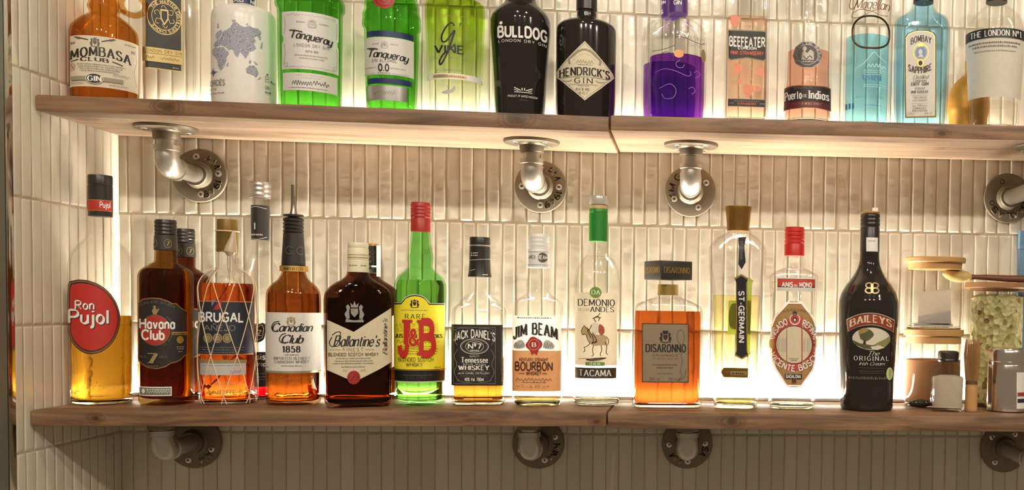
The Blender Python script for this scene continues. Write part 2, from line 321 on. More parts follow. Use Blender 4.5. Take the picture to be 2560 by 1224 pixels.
class Art:
    """flat artwork in photo px (x right, y down); later wrapped on a surface"""
    def __init__(s): s.q = []; s.l = 0; s.m = []; s.dx = 5.
    def _m(s, m):
        if m not in s.m: s.m.append(m)
        return s.m.index(m)
    def quads(s, m, qs, up=1):
        s.l += up; k = s._m(m)
        for q in qs: s.q.append((k, s.l, q))
        return s
    def poly(s, m, pts, up=1, vs=0):
        xs = sorted(p[0] for p in pts); cut = [xs[0]]
        allx = sorted(set([round(x, 3) for x in xs]+[xs[0]+i*s.dx for i in range(1, int((xs[-1]-xs[0])/s.dx)+1)]))
        qs = []; n = len(pts)
        for a, b in zip(allx, allx[1:]):
            if b-a < 1e-3: continue
            mid = .5*(a+b); ev = []
            for i in range(n):
                p, q = pts[i], pts[(i+1) % n]
                if (p[0] <= mid < q[0]) or (q[0] <= mid < p[0]):
                    f = lambda X: p[1]+(q[1]-p[1])*(X-p[0])/(q[0]-p[0])
                    ev.append((f(mid), f(a), f(b)))
            ev.sort()
            for t, u in zip(ev[0::2], ev[1::2]):
                k = max(1, int((u[0]-t[0])/vs)) if vs else 1
                for j in range(k):
                    f0, f1 = j/k, (j+1)/k
                    qs.append(((a, t[1]+(u[1]-t[1])*f0), (b, t[2]+(u[2]-t[2])*f0), (b, t[2]+(u[2]-t[2])*f1), (a, t[1]+(u[1]-t[1])*f1)))
        return s.quads(m, qs, up)
    def rect(s, m, x0, y0, x1, y1, up=1, vs=0): return s.poly(m, [(x0, y0), (x1, y0), (x1, y1), (x0, y1)], up, vs)
    def ellpts(s, cx, cy, rx, ry, n=36, tilt=0):
        o = []
        for i in range(n):
            t = 2*PI*i/n; x, y = rx*math.cos(t), ry*math.sin(t)
            o.append((cx+x*math.cos(tilt)-y*math.sin(tilt), cy+x*math.sin(tilt)+y*math.cos(tilt)))
        return o
    def ell(s, m, cx, cy, rx, ry, up=1, tilt=0, vs=0): return s.poly(m, s.ellpts(cx, cy, rx, ry, 36, tilt), up, vs)
    def ring(s, m, cx, cy, rx, ry, w=1.5, tilt=0): return s.line(m, s.ellpts(cx, cy, rx, ry, 40, tilt), w, True)
    def line(s, m, pts, w=1.2, closed=False, smooth=False, up=1):
        if smooth: pts = _spl(pts, closed)
        elif len(pts) < 12:
            o = []
            P = list(pts)+([pts[0]] if closed else [])
            for a, b in zip(P, P[1:]):
                k = max(1, int(abs(a[0]-b[0])/s.dx))
                o += [(a[0]+(b[0]-a[0])*j/k, a[1]+(b[1]-a[1])*j/k) for j in range(k)]
            if not closed: o.append(P[-1])
            pts = o
        return s.quads(m, ribbon(pts, lambda a, b: w, closed), up)
    def box(s, m, x0, y0, x1, y1, w=1.2): return s.line(m, [(x0, y0), (x1, y0), (x1, y1), (x0, y1)], w, True)
    def text(s, m, t, x0, x1, yb, h, style='sans', arch=0., slope=0.): return s.quads(m, text_quads(t, x0, x1, yb, h, style, arch, slope))
    def vtext(s, m, t, xb, y0, y1, h, style='sans'):
        """reads downwards; baseline on the left at xb"""
        q = text_quads(t, y0, y1, 0, h, style)
        return s.quads(m, [[(xb-Y, X) for X, Y in k] for k in q])
    def arctext(s, m, t, cx, cy, r, a0, a1, h, style='sans', inside=False, ry=None):
        """text on a circle; angles in degrees, 0 = top, clockwise"""
        L = abs(a1-a0)/180*PI*r; q = text_quads(t, 0, L, 0, h, style); ky = (ry or r)/r
        o = []
        for k in q:
            c = []
            for X, Y in k:
                ang = math.radians(a0+(a1-a0)*X/L); rr = r-Y if not inside else r+Y
                c.append((cx+rr*math.sin(ang), cy-rr*math.cos(ang)*ky))
            o.append(c)
        return s.quads(m, o)
    def tiny(s, m, x0, x1, y, h=2., fill=.75):
        """a line of print too small to read"""
        rr = random.Random(int(x0*7+y*13)); qs = []; x = x0
        while x < x1-1:
            w = min(rr.uniform(1.5, 5.0), x1-x)
            qs.append(((x, y-h*rr.uniform(.6, 1)), (x+w, y-h*rr.uniform(.6, 1)), (x+w, y), (x, y))); x += w+rr.uniform(.6, 1.4)/fill
        return s.quads(m, qs)
    def scrawl(s, m, x0, x1, y, h, w=.9, loops=8):
        rr = random.Random(int(x0+y)); pts = []
        for i in range(loops*2+1):
            pts.append((x0+(x1-x0)*i/(loops*2), y-(h*rr.uniform(.5, 1) if i % 2 else rr.uniform(-.2, .2)*h)))
        return s.line(m, pts, w, smooth=True)
    def crest(s, m, cx, cy, r, m2=None):
        """a small heraldic emblem: shield, crown and two supporters"""
        sh = [(-.35, -.2), (.35, -.2), (.35, .25), (0, .65), (-.35, .25)]
        s.poly(m, [(cx+x*r, cy+y*r) for x, y in sh])
        s.poly(m, [(cx+x*r, cy+y*r) for x, y in [(-.32, -.3), (-.4, -.75), (-.16, -.5), (0, -.9), (.16, -.5), (.4, -.75), (.32, -.3)]], 0)
        for sg in (-1, 1):
            s.poly(m, [(cx+sg*x*r, cy+y*r) for x, y in [(.45, .75), (.5, .1), (.42, -.35), (.62, -.6), (.82, -.4), (.72, -.05), (.95, .35), (.75, .8)]], 0)
        s.line(m, [(cx-.8*r, cy+.85*r), (cx, cy+1.0*r), (cx+.8*r, cy+.85*r)], .13*r, smooth=True)
        if m2:
            s.rect(m2, cx-.28*r, cy-.12*r, cx-.02*r, cy+.12*r); s.rect(m2, cx+.04*r, cy+.14*r, cx+.24*r, cy+.3*r, 0)
        return s
# ------------------------------------------------------------------ bottles
def pchip(xs, ys, X):
    n = len(xs); h = [xs[i+1]-xs[i] for i in range(n-1)]; d = [(ys[i+1]-ys[i])/h[i] for i in range(n-1)]
    m = [0]*n; m[0] = d[0]; m[-1] = d[-1]
    for i in range(1, n-1):
        m[i] = 0 if d[i-1]*d[i] <= 0 else 2*d[i-1]*d[i]/(d[i-1]+d[i]) if abs(h[i]-h[i-1]) < 1e-12 else (3*(h[i]+h[i-1]))/((2*h[i]+h[i-1])/d[i-1]+(h[i]+2*h[i-1])/d[i])
    for i in range(n-1):
        if X <= xs[i+1] or i == n-2:
            t = min(1, max(0, (X-xs[i])/h[i])); a = 2*t**3-3*t*t+1; b = t**3-2*t*t+t; c = -2*t**3+3*t*t; e = t**3-t*t
            return a*ys[i]+b*h[i]*m[i]+c*ys[i+1]+e*h[i]*m[i+1]
class Prof:
    """half width a(z), squareness n(z), depth ratio k(z)"""
    def __init__(s, rows):
        rows = sorted(rows); s.z = [r[0] for r in rows]
        for i in range(1, len(s.z)):
            if s.z[i] <= s.z[i-1]: s.z[i] = s.z[i-1]+1e-5
        s.a = [r[1] for r in rows]; s.n = [r[2] for r in rows]; s.k = [r[3] for r in rows]
    def at(s, z):
        z = min(max(z, s.z[0]), s.z[-1])
        return pchip(s.z, s.a, z), pchip(s.z, s.n, z), pchip(s.z, s.k, z)
    def rings(s, sub=5):
        o = []
        for i in range(len(s.z)-1):
            q = sub if s.z[i+1]-s.z[i] > .003 else 1
            for j in range(q):
                z = s.z[i]+(s.z[i+1]-s.z[i])*j/q; o.append((z,)+s.at(z))
        o.append((s.z[-1],)+s.at(s.z[-1])); return o
    def point(s, u, z, off=0., turn=0.):
        a, n, k = s.at(z); t = max(-.985, min(.985, u/a))
        if turn:
            ph = math.asin(t)+turn; p = Vector((a*math.sin(ph), -a*math.cos(ph), z)); nn = Vector((math.sin(ph), -math.cos(ph), 0))
        else:
            q = (1-abs(t)**n)**(1/n); p = Vector((a*t, -a*k*q, z))
            nn = Vector((math.copysign(abs(t)**(n-1), t)*k, -q**(n-1), 0)).normalized()
        return p+nn*off

class Bottle:
    def __init__(s, name, label, cat, group, x, Z0, prof, yfront=None, Yc=None, turn=0., seg=56):
        s.Z0 = Z0; s.seg = seg
        hb = prof[-1][1] if prof[-1][0] > prof[0][0] else prof[0][1]
        if Yc is None:
            P = at_Z(x, yfront, Z0); d = Vector((CAM.x-P.x, CAM.y-P.y, 0)).normalized()
            sc = FPX/((P-CAM).dot(_f)); kk = prof[-1][3] if len(prof[-1]) > 3 else 1.
            A = P-d*(hb/sc*kk)
            s.X, s.Y = A.x, A.y
        else:
            s.Y = Yc; X = at_Y(x, 300 if Z0 > .2 else 1010, Yc).x
            for _ in range(8): X += (x-proj((X, Yc, Z0))[0])/1650.
            s.X = X
        d = Vector((CAM.x-s.X, CAM.y-s.Y, 0)).normalized(); s.d = d
        s.right = Vector((-d.y, d.x, 0)); 
        s.rz = math.atan2(d.x, -d.y)+turn; s.turn = turn
        s.root = thing(name, label, cat, (s.X, s.Y, Z0), s.rz, group)
        s.P = s.prof(prof, True)
    def zof(s, y, front=0.):
        base = Vector((s.X, s.Y, s.Z0))+s.d*front; z = (proj(base)[1]-y)/1650.
        for _ in range(6):
            e = proj(base+Vector((0, 0, z)))[1]-y; z += e/1690.
        return z
    def sh(s, z, front=0.):
        b = Vector((s.X, s.Y, s.Z0+z))+s.d*front
        return (proj(b+s.right*.01)[0]-proj(b-s.right*.01)[0])/.02
    def ax(s, z, front=0.): return proj(Vector((s.X, s.Y, s.Z0+z))+s.d*front)[0]
    def prof(s, rows, base=False):
        """rows (y px, half width px[, squareness[, depth ratio]])"""
        o = []; n, k = 2., 1.
        for r in rows:
            if len(r) > 2: n = r[2]
            if len(r) > 3: k = r[3]
            z = s.zof(r[0]); o.append([z, r[1]/s.sh(z), n, k])
        if base:
            i = min(range(len(o)), key=lambda j: o[j][0]); o[i][0] = 0.
            for r in o:
                if r[0] < 0: r[0] = .0004
        return Prof(o)
    def px(s, v): return v/1680.
    def shell(s, mat, name='glass', wall=4., base=9., level=None, liq=None, top=None, punt=3.):
        """hollow glass body, and its liquid"""
        R = s.P.rings(); t = s.px(wall); mb = MB(); tb = s.px(base)
        out = [(a, z, n, k) for z, a, n, k in R]
        inn = [(max(a-t, .002), z, n, k) for z, a, n, k in R if z > tb]
        a0, n0, k0 = s.P.at(tb)
        inn = [(max((a0-t)*f, .002), tb+dz, n0, k0) for f, dz in ((.5, 0), (.85, .0004), (.96, .0015))]+[(r, z, n, k) for r, z, n, k in inn if z > tb+.0025]
        pz = s.px(punt); ab, nb, kb = R[0][1:]
        path = [(.002, pz, nb, kb), (ab*.6, pz*.8, nb, kb), (ab*.86, 0.0003, nb, kb), (ab*.93, 0., nb, kb)]+[(r if i else r, z if i else .0012, n, k) for i, (r, z, n, k) in enumerate(out)]+inn[::-1]
        path = [p for i, p in enumerate(path)]
        mb.lathe([(p[0], p[1], p[2], p[3]) for p in path], seg=s.seg)
        g = mb.build(name, mat, s.root, sharp=50)
        if name == 'glass' and mat.name in ('clear_glass', 'moulded_clear_glass', 'cut_clear_glass') and base > 5.5:
            hb = tb-.0009; rows_ = []
            for f_ in (0, .12, .3, .6, .85, 1.):
                z_ = .0006+(hb-.0006)*f_; a_, n_, k_ = s.P.at(z_); e_ = t*.55 if 0 < f_ < 1 else t*1.1
                rows_.append((a_-e_, z_+(.0010 if f_ == 0 else 0), n_, k_))
            MB().lathe(rows_, seg=s.seg).build('glass_base', glass('solid_base_glass', (250, 252, 246), 1.5, 0, .12), s.root, sharp=60)
        if liq is not None:
            zl = s.zof(level); g2 = .00025
            lp = [(max(r-g2, .001), z+g2, n, k) for r, z, n, k in inn if z < zl-.001]
            a, n, k = s.P.at(zl); lp.append((a-t-g2, zl, n, k))
            lm = MB().lathe(lp, seg=s.seg); l = lm.build('liquid', liq, s.root, sharp=50)
        return g
    def solid(s, mat, name='body'):
        R = s.P.rings(); ab, nb, kb = R[0][1:]
        p = [(ab*.9, 0., nb, kb)]+[(a, z if i else .0012, n, k) for i, (z, a, n, k) in enumerate(R)]
        return MB().lathe(p, seg=s.seg).build(name, mat, s.root, sharp=45)
    def lid(s, name, mat, rows, n=2., k=1., seg=40, sub=3, sharp=30):
        """a turned cap or sleeve, solid"""
        rows = [tuple(r) if len(r) > 2 else (r[0], r[1], n, k) for r in rows]
        P = s.prof(rows); 
        o = MB().lathe([(a, z, nn, kk) for z, a, nn, kk in zip(P.z, P.a, P.n, P.k)], seg=seg).build(name, mat, s.root, sharp=sharp)
        return o, P
    def decal(s, name, art, P=None, off=.0004, turn=0., step=.00009, label=None, sub=False, parent=None, yturn=0.):
        P = P or s.P; mb = MB()
        yy = [p[1] for _, _, q in art.q for p in q]; z0, z1 = s.zof(max(yy)), s.zof(min(yy))
        fr = P.at(.5*(z0+z1)); fr = fr[0]*fr[2]
        cache = {}
        def zz(y):
            key = round(y, 1)
            if key not in cache:
                y = key; z = s.zof(y, fr); cache[key] = (z, s.ax(z, fr), s.sh(z, fr*.35))
            return cache[key]
        for k, l, q in art.q:
            nx = max(1, math.ceil((max(p[0] for p in q)-min(p[0] for p in q))/3.6)); ny = max(1, math.ceil((max(p[1] for p in q)-min(p[1] for p in q))/9))
            # which pair of edges runs across?
            e01 = abs(q[1][0]-q[0][0])+abs(q[2][0]-q[3][0]) >= abs(q[1][1]-q[0][1])+abs(q[2][1]-q[3][1])
            na, nb = (nx, ny) if e01 else (ny, nx)
            g = []
            for j in range(nb+1):
                for i in range(na+1):
                    s_, t_ = i/na, j/nb
                    x = (q[0][0]*(1-s_)+q[1][0]*s_)*(1-t_)+(q[3][0]*(1-s_)+q[2][0]*s_)*t_; y = (q[0][1]*(1-s_)+q[1][1]*s_)*(1-t_)+(q[3][1]*(1-s_)+q[2][1]*s_)*t_
                    z, xa, sh = zz(y); g.append(P.point((x-xa)/sh, z, off+l*step, turn))
            fs = [(j*(na+1)+i, j*(na+1)+i+1, (j+1)*(na+1)+i+1, (j+1)*(na+1)+i) for j in range(nb) for i in range(na)]
            nrm = (g[1]-g[0]).cross(g[na+1]-g[0])
            if nrm.y > 0: fs = [f[::-1] for f in fs]
            mb.add(g, fs, k)
        o = mb.build(name, art.m, parent or s.root, smooth=False)
        return tag(o, label) if label else o
def threads(y0, y1, hw, n, dip=1.5):
    """profile of a ridged screw cap between two heights"""
    r = []; st = (y1-y0)/n
    for i in range(n):
        a = y0+i*st; r += [(a, hw-dip), (a+st*.25, hw), (a+st*.75, hw), (a+st*.98, hw-dip)]
    return r
# ------------------------------------------------------------------ walls of small glazed tiles
TP, TR = 0.0205, 0.166          # tile pitch across, row height
ZROW = 0.1098                   # height of one grout row
def m_tile():
    m, nt, out = newmat('glazed_tile'); b = nt.nodes.new('ShaderNodeBsdfPrincipled')
    at = nt.nodes.new('ShaderNodeAttribute'); at.attribute_name = 'tone'
    cr = nt.nodes.new('ShaderNodeValToRGB'); cr.color_ramp.elements[0].color = rgb((212, 202, 182)); cr.color_ramp.elements[1].color = rgb((226, 217, 198))
    tc = nt.nodes.new('ShaderNodeTexCoord'); n = nt.nodes.new('ShaderNodeTexNoise'); n.inputs['Scale'].default_value = 35; n.inputs['Detail'].default_value = 3
    bp = nt.nodes.new('ShaderNodeBump'); bp.inputs['Strength'].default_value = .25; bp.inputs['Distance'].default_value = .003
    nt.links.new(at.outputs['Fac'], cr.inputs[0]); nt.links.new(cr.outputs[0], b.inputs['Base Color'])
    nt.links.new(tc.outputs['Object'], n.inputs['Vector']); nt.links.new(n.outputs['Fac'], bp.inputs['Height']); nt.links.new(bp.outputs[0], b.inputs['Normal'])
    b.inputs['Roughness'].default_value = .22; b.inputs['Specular IOR Level'].default_value = .5
    nt.links.new(b.outputs[0], out.inputs[0]); return m
M_TILE = m_tile(); M_GROUT = pm('grout', (196, 180, 152), .9)
def tile_wall(name, u0, u1, z0, z1, phase, P):
    """P(u, d, z): point of the wall, d out of the wall"""
    v = []; f = []; mi = []; tone = []
    def quad(a, b, c, d, m, t):
        i = len(v); v.extend([a, b, c, d]); f.append((i, i+1, i+2, i+3)); mi.append(m); tone.extend([t]*4)
    quad(P(u0, .0002, z0), P(u1, .0002, z0), P(u1, .0002, z1), P(u0, .0002, z1), 1, .5)
    k0 = math.floor((z0-ZROW)/TR); k1 = math.ceil((z1-ZROW)/TR)
    i0 = math.floor((u0-phase)/TP); i1 = math.ceil((u1-phase)/TP)
    NX, NZ = 5, 9
    for k in range(k0, k1):
        za, zb = ZROW+k*TR+.0014, ZROW+(k+1)*TR-.0014
        off = RND.uniform(-.004, .004)
        for i in range(i0, i1):
            a, b = phase+i*TP+off+.0009+RND.uniform(-.0004, .0004), phase+(i+1)*TP+off-.0009+RND.uniform(-.0004, .0004)
            if b < u0+.002 or a > u1-.002 or zb < z0+.002 or za > z1-.002: continue
            a = max(a, u0); b = min(b, u1)
            tx, tz = RND.uniform(-.011, .011), RND.uniform(-.004, .004); d0 = RND.uniform(-.0003, .0003); t = RND.random(); sd = RND.uniform(0, 50)
            base = len(v)
            for iz in range(NZ+1):
                for ix in range(NX+1):
                    fx = (0, .07, .15, .85, .93, 1)[ix]; fz = (0, .009, .02, .2, .4, .6, .8, .98, .991, 1)[iz]
                    e = (.0008 if ix in (0, NX) else .00012 if ix in (1, NX-1) else 0)+(.0008 if iz in (0, NZ) else .00012 if iz in (1, NZ-1) else 0)
                    wob = noise.noise((fx*1.2+sd, fz*7, sd))*.0006
                    eu = noise.noise((sd+9*(ix > 2), fz*6, 3.))*.0005 if ix not in (2, 3) else 0
                    u = a+(b-a)*fx+eu; z = za+(zb-za)*fz
                    v.append(P(min(max(u, u0), u1), .0012+d0+tx*(fx-.5)*TP+tz*(fz-.5)*.1+wob-min(e, .0012), min(max(z, z0), z1))); tone.append(t)
            for iz in range(NZ):
                for ix in range(NX):
                    p = base+iz*(NX+1)+ix; f.append((p, p+1, p+NX+2, p+NX+1)); mi.append(0)
    me = bpy.data.meshes.new(name); me.from_pydata([tuple(q) for q in v], [], f); me.materials.append(M_TILE); me.materials.append(M_GROUT)
    me.polygons.foreach_set('material_index', mi); me.polygons.foreach_set('use_smooth', [True]*len(f))
    at = me.attributes.new('tone', 'FLOAT', 'POINT'); at.data.foreach_set('value', tone)
    me.set_sharp_from_angle(angle=math.radians(50)); me.update()
    o = bpy.data.objects.new(name, me); COL.objects.link(o); o['kind'] = 'structure'; return o
ZLO, ZHI = -0.36, 0.80
XR = 1.75
YE = at_X(34.5, 700, 0).y            # outer edge of the tiled return
phx = at_Y(1905, 400, 0).x % TP
tile_wall('wall_back', 0.0, XR, ZLO, ZHI, phx, lambda u, d, z: Vector((u, -d, z)))
tile_wall('wall_left', YE+.0005, 0.0, ZLO, ZHI, -.004, lambda u, d, z: Vector((d, u, z)))
# core behind the tiles
def struct(name, mb, mat, sharp=30): o = mb.build(name, mat, None, sharp=sharp); o['kind'] = 'structure'; return o
M_PLASTER = pm('plaster', (150, 140, 120), .9)
struct('wall_core', MB().box(-.06, .003, ZLO, XR, .06, ZHI).box(-.06, YE, ZLO, -.003, .003, ZHI), M_PLASTER)
# polished steel edge strip of the return wall, and the dark grey jamb beside it
YT = at_X(16.5, 700, 0).y
M_STEEL = pm('polished_steel', (205, 200, 192), .12, 1.)
struct('trim_1', MB().box(-.012, YT, ZLO, .0012, YE-.0004, ZHI, .0006), M_STEEL)
M_JAMB = pm('jamb_paint', (112, 112, 98), .55)
struct('trim_2', MB().box(-.16, YT-.05, ZLO, .0004, YT-.0006, ZHI, .002), M_JAMB)

# ------------------------------------------------------------------ shelf boards
def m_wood(name, c0, c1, seed, knots):
    m, nt, out = newmat(name); N = nt.nodes.new; L = nt.links.new
    b = N('ShaderNodeBsdfPrincipled'); tc = N('ShaderNodeTexCoord'); mp = N('ShaderNodeMapping')
    mp.inputs['Location'].default_value = (seed*1.7, seed, seed*.3); mp.inputs['Scale'].default_value = (2.2, 26, 30)
    L(tc.outputs['Object'], mp.inputs['Vector'])
    # grain bends round the knots
    n1 = N('ShaderNodeTexNoise'); n1.inputs['Scale'].default_value = 1.6; n1.inputs['Detail'].default_value = 6; n1.inputs['Roughness'].default_value = .62; n1.inputs['Distortion'].default_value = 1.1
    L(mp.outputs[0], n1.inputs['Vector'])
    n2 = N('ShaderNodeTexNoise'); n2.inputs['Scale'].default_value = 260; n2.inputs['Detail'].default_value = 2
    mp2 = N('ShaderNodeMapping'); mp2.inputs['Scale'].default_value = (.06, 1, 1); L(tc.outputs['Object'], mp2.inputs['Vector']); L(mp2.outputs[0], n2.inputs['Vector'])
    cr = N('ShaderNodeValToRGB'); cr.color_ramp.elements[0].position = .38; cr.color_ramp.elements[1].position = .63
    cr.color_ramp.elements[0].color = rgb(c0); cr.color_ramp.elements[1].color = rgb(c1); L(n1.outputs['Fac'], cr.inputs[0])
    mx = N('ShaderNodeMix'); mx.data_type = 'RGBA'; mx.blend_type = 'MULTIPLY'; mx.inputs['Factor'].default_value = .35
    L(cr.outputs[0], mx.inputs['A']); L(n2.outputs['Color'], mx.inputs['B']); last = mx.outputs['Result']
    for (kx, ky, kz, r) in knots:
        vm = N('ShaderNodeVectorMath'); vm.operation = 'SUBTRACT'; vm.inputs[1].default_value = (kx, ky, kz); L(tc.outputs['Object'], vm.inputs[0])
        nz = N('ShaderNodeTexNoise'); nz.inputs['Scale'].default_value = 60; L(tc.outputs['Object'], nz.inputs['Vector'])
        ln = N('ShaderNodeVectorMath'); ln.operation = 'LENGTH'; sc = N('ShaderNodeVectorMath'); sc.operation = 'MULTIPLY'; sc.inputs[1].default_value = (.62/r, 1/r*.4, 1/r)
        L(vm.outputs[0], sc.inputs[0]); L(sc.outputs[0], ln.inputs[0])
        ad = N('ShaderNodeMath'); ad.operation = 'ADD'; ml = N('ShaderNodeMath'); ml.operation = 'MULTIPLY'; ml.inputs[1].default_value = .5
        L(nz.outputs['Fac'], ml.inputs[0]); L(ml.outputs[0], ad.inputs[1]); L(ln.outputs['Value'], ad.inputs[0])
        k = N('ShaderNodeValToRGB'); e = k.color_ramp.elements
        e[0].position = .25; e[0].color = (.22, .17, .13, 1); e[1].position = 1.0; e[1].color = (1, 1, 1, 1)
        for p, c in ((.55, (.55, .47, .4, 1)), (.66, (.9, .85, .8, 1)), (.74, (.6, .53, .46, 1)), (.84, (.95, .92, .9, 1)), (.9, (.75, .7, .64, 1))):
            q = e.new(p); q.color = c
        L(ad.outputs[0], k.inputs[0])
        m2 = N('ShaderNodeMix'); m2.data_type = 'RGBA'; m2.blend_type = 'MULTIPLY'; m2.inputs['Factor'].default_value = 1.
        L(last, m2.inputs['A']); L(k.outputs[0], m2.inputs['B']); last = m2.outputs['Result']
    L(last, b.inputs['Base Color']); b.inputs['Roughness'].default_value = .5
    bp = N('ShaderNodeBump'); bp.inputs['Strength'].default_value = .2; bp.inputs['Distance'].default_value = .001; L(n1.outputs['Fac'], bp.inputs['Height']); L(bp.outputs[0], b.inputs['Normal'])
    L(b.outputs[0], out.inputs[0]); return m
TH = .0214; DL, DU = -.2195, -.2018
BOARDS = {}
def board(key, label, p0, p1, Y, x0, x1, seed, knots, c0, c1):
    """p0, p1: two points of the front top edge in the photo"""
    A, B = at_Y(*p0, Y), at_Y(*p1, Y)
    zx = lambda X: A.z+(B.z-A.z)*(X-A.x)/(B.x-A.x)
    x0 = A.x if x0 is None else x0; x1 = B.x if x1 is None else x1
    ob = thing_mesh = None
    z0, z1 = zx(x0), zx(x1); ln = x1-x0
    mb = MB().box(0, 0, -TH, ln, -Y-.0045, 0, .0022)
    # subtle sag / slope of the board
    mb.v = [(v[0], v[1], v[2]+(z1-z0)*v[0]/ln) for v in mb.v]
    kn = [((at_Y(kx, ky, Y).x-x0), 0.0 if kf else (.08), (-.01 if kf else -TH), r) for kx, ky, r, kf in knots]
    # underside colour is lightened to paint in the strip light falling on it
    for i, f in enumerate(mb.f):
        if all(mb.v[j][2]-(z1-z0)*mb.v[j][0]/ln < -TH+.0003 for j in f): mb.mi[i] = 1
    o = mb.build('shelf_board', [m_wood('wood_'+key, c0, c1, seed, kn), m_wood('lit_underside_'+key, (134, 108, 86), (170, 142, 116), seed+2, [(k[0]+.02, .09, -TH, k[3]*.8) for k in kn[:1]] if 'right' in key else [])], None, sharp=40)
    o.location = (x0, Y, z0)
    tag(o, label, 'shelf', 'wooden shelf boards'); BOARDS[key] = zx; return o
WD0, WD1 = (108, 78, 56), (166, 128, 96)
XJL = at_Y(1517.5, 1030, DL).x; XJU = at_Y(1524, 300, DU).x
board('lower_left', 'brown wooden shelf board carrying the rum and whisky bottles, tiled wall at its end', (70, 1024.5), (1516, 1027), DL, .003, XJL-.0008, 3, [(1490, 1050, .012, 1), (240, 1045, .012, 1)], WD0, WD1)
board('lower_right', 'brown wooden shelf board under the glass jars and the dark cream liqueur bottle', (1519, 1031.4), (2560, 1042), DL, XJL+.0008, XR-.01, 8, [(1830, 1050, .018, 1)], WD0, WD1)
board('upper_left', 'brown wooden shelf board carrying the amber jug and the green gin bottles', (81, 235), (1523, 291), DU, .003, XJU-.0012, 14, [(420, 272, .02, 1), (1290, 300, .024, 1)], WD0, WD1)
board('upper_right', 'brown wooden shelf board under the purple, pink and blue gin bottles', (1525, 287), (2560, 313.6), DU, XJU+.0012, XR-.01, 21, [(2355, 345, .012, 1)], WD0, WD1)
ZB = lambda x, up: BOARDS[('upper_' if up else 'lower_')+('left' if x < 1520 else 'right')]
def shelf_z(x, up):
    Y = -.11; X = at_Y(x, 290 if up else 1020, Y).x
    return ZB(x, up)(X)

# ------------------------------------------------------------------ LED strips behind the bottles
def emis(name, c, s):
    m, nt, out = newmat(name); e = nt.nodes.new('ShaderNodeEmission'); e.inputs[0].default_value = c; e.inputs[1].default_value = s
    nt.links.new(e.outputs[0], out.inputs[0]); return m
M_ALU = pm('aluminium', (200, 198, 192), .4, .9)
def led(label, x0, x1, z, s):
    t = thing('led_strip', label, 'light strip', ((x0+x1)/2, -.0068, z), 0, 'warm light strips along the wall'); h = (x1-x0)/2
    MB().box(-h, -.0042, .0003, h, .0042, .0012).box(-h, .0034, .0003, h, .0042, .0052).box(-h, -.0050, .0003, h, -.0042, .0047).build('channel', pm('white_channel', (226, 222, 214), .4), t)
    MB().box(-h+.002, -.0040, .0013, h-.002, .0029, .0048, .0008).build('diffuser', emis('led_glow_%d' % int(s*10), (1.0, .92, .78, 1), s), t)
    return t
# ------------------------------------------------------------------ iron pipe brackets
M_IRON = pm('cast_iron', (126, 114, 96), .48, .6); M_PIPE = pm('galvanised_pipe', (196, 190, 178), .36, .8)
M_SCREW = pm('screw_steel', (225, 220, 208), .3, .9); M_HOLE = pm('dark_recess', (24, 20, 16), .8); M_CAST = pm('raised_iron', (206, 196, 174), .4, .15)
FR = .0402
def flange_disc(M):
    return MB().lathe([(.0125, .0), (FR, .0), (FR+.0004, .0012), (FR-.0006, .0042), (FR-.002, .0048), (.0205, .0052), (.0178, .0075), (.0172, .0165), (.0162, .0178), (.0128, .0178)], axis=M, seg=56)
def screws(parent, M, angs, empty=False):
    for a in angs:
        c = Matrix.Translation((.0285*math.cos(math.radians(a)), .0285*math.sin(math.radians(a)), .0048)); A = M @ c
        if empty:
            MB().lathe([(.0042, -.0003), (.0042, .0004), (.003, .0005), (.0028, .0001)], axis=A, seg=20).build('screw_hole', [M_HOLE], parent)
            continue
        mb = MB().lathe([(.0047, -.0005), (.0047, .0008), (.0036, .0016), (.0012, .0018)], axis=A, seg=24)
        rot = Matrix.Rotation(RND.uniform(0, 1.5), 4, 'Z')
        mb.box(-.0022, -.0005, .0014, .0022, .0005, .0021, 0, 1, A @ rot).box(-.0005, -.0022, .0014, .0005, .0022, .0021, 0, 1, A @ rot)
        mb.build('screw', [M_SCREW, M_HOLE], parent)
def cast_letters(parent, M, words):
    mb = MB()
    for s, a0, a1 in words:                       # angle measured clockwise from the top
        L = abs(a1-a0)/180*PI*28.0; q = text_quads(s, 0, L, 0, 9.5, 'sans')
        for k in q:
            pts = []
            for X, Y in k:
                a = math.radians(a0+(a1-a0)*X/L); r = (25.2-Y)/1000.
                pts.append((r*math.sin(a), r*math.cos(a)))
            lo = [M @ Vector((x, y, .0048)) for x, y in pts]; hi = [M @ Vector((x, y, .0058)) for x, y in pts]
            mb.add(lo+hi, [(0, 1, 5, 4), (1, 2, 6, 5), (2, 3, 7, 6), (3, 0, 4, 7), (4, 5, 6, 7), (7, 6, 5, 4)])
    if mb.v: mb.build('cast_lettering', M_CAST, parent, smooth=False)
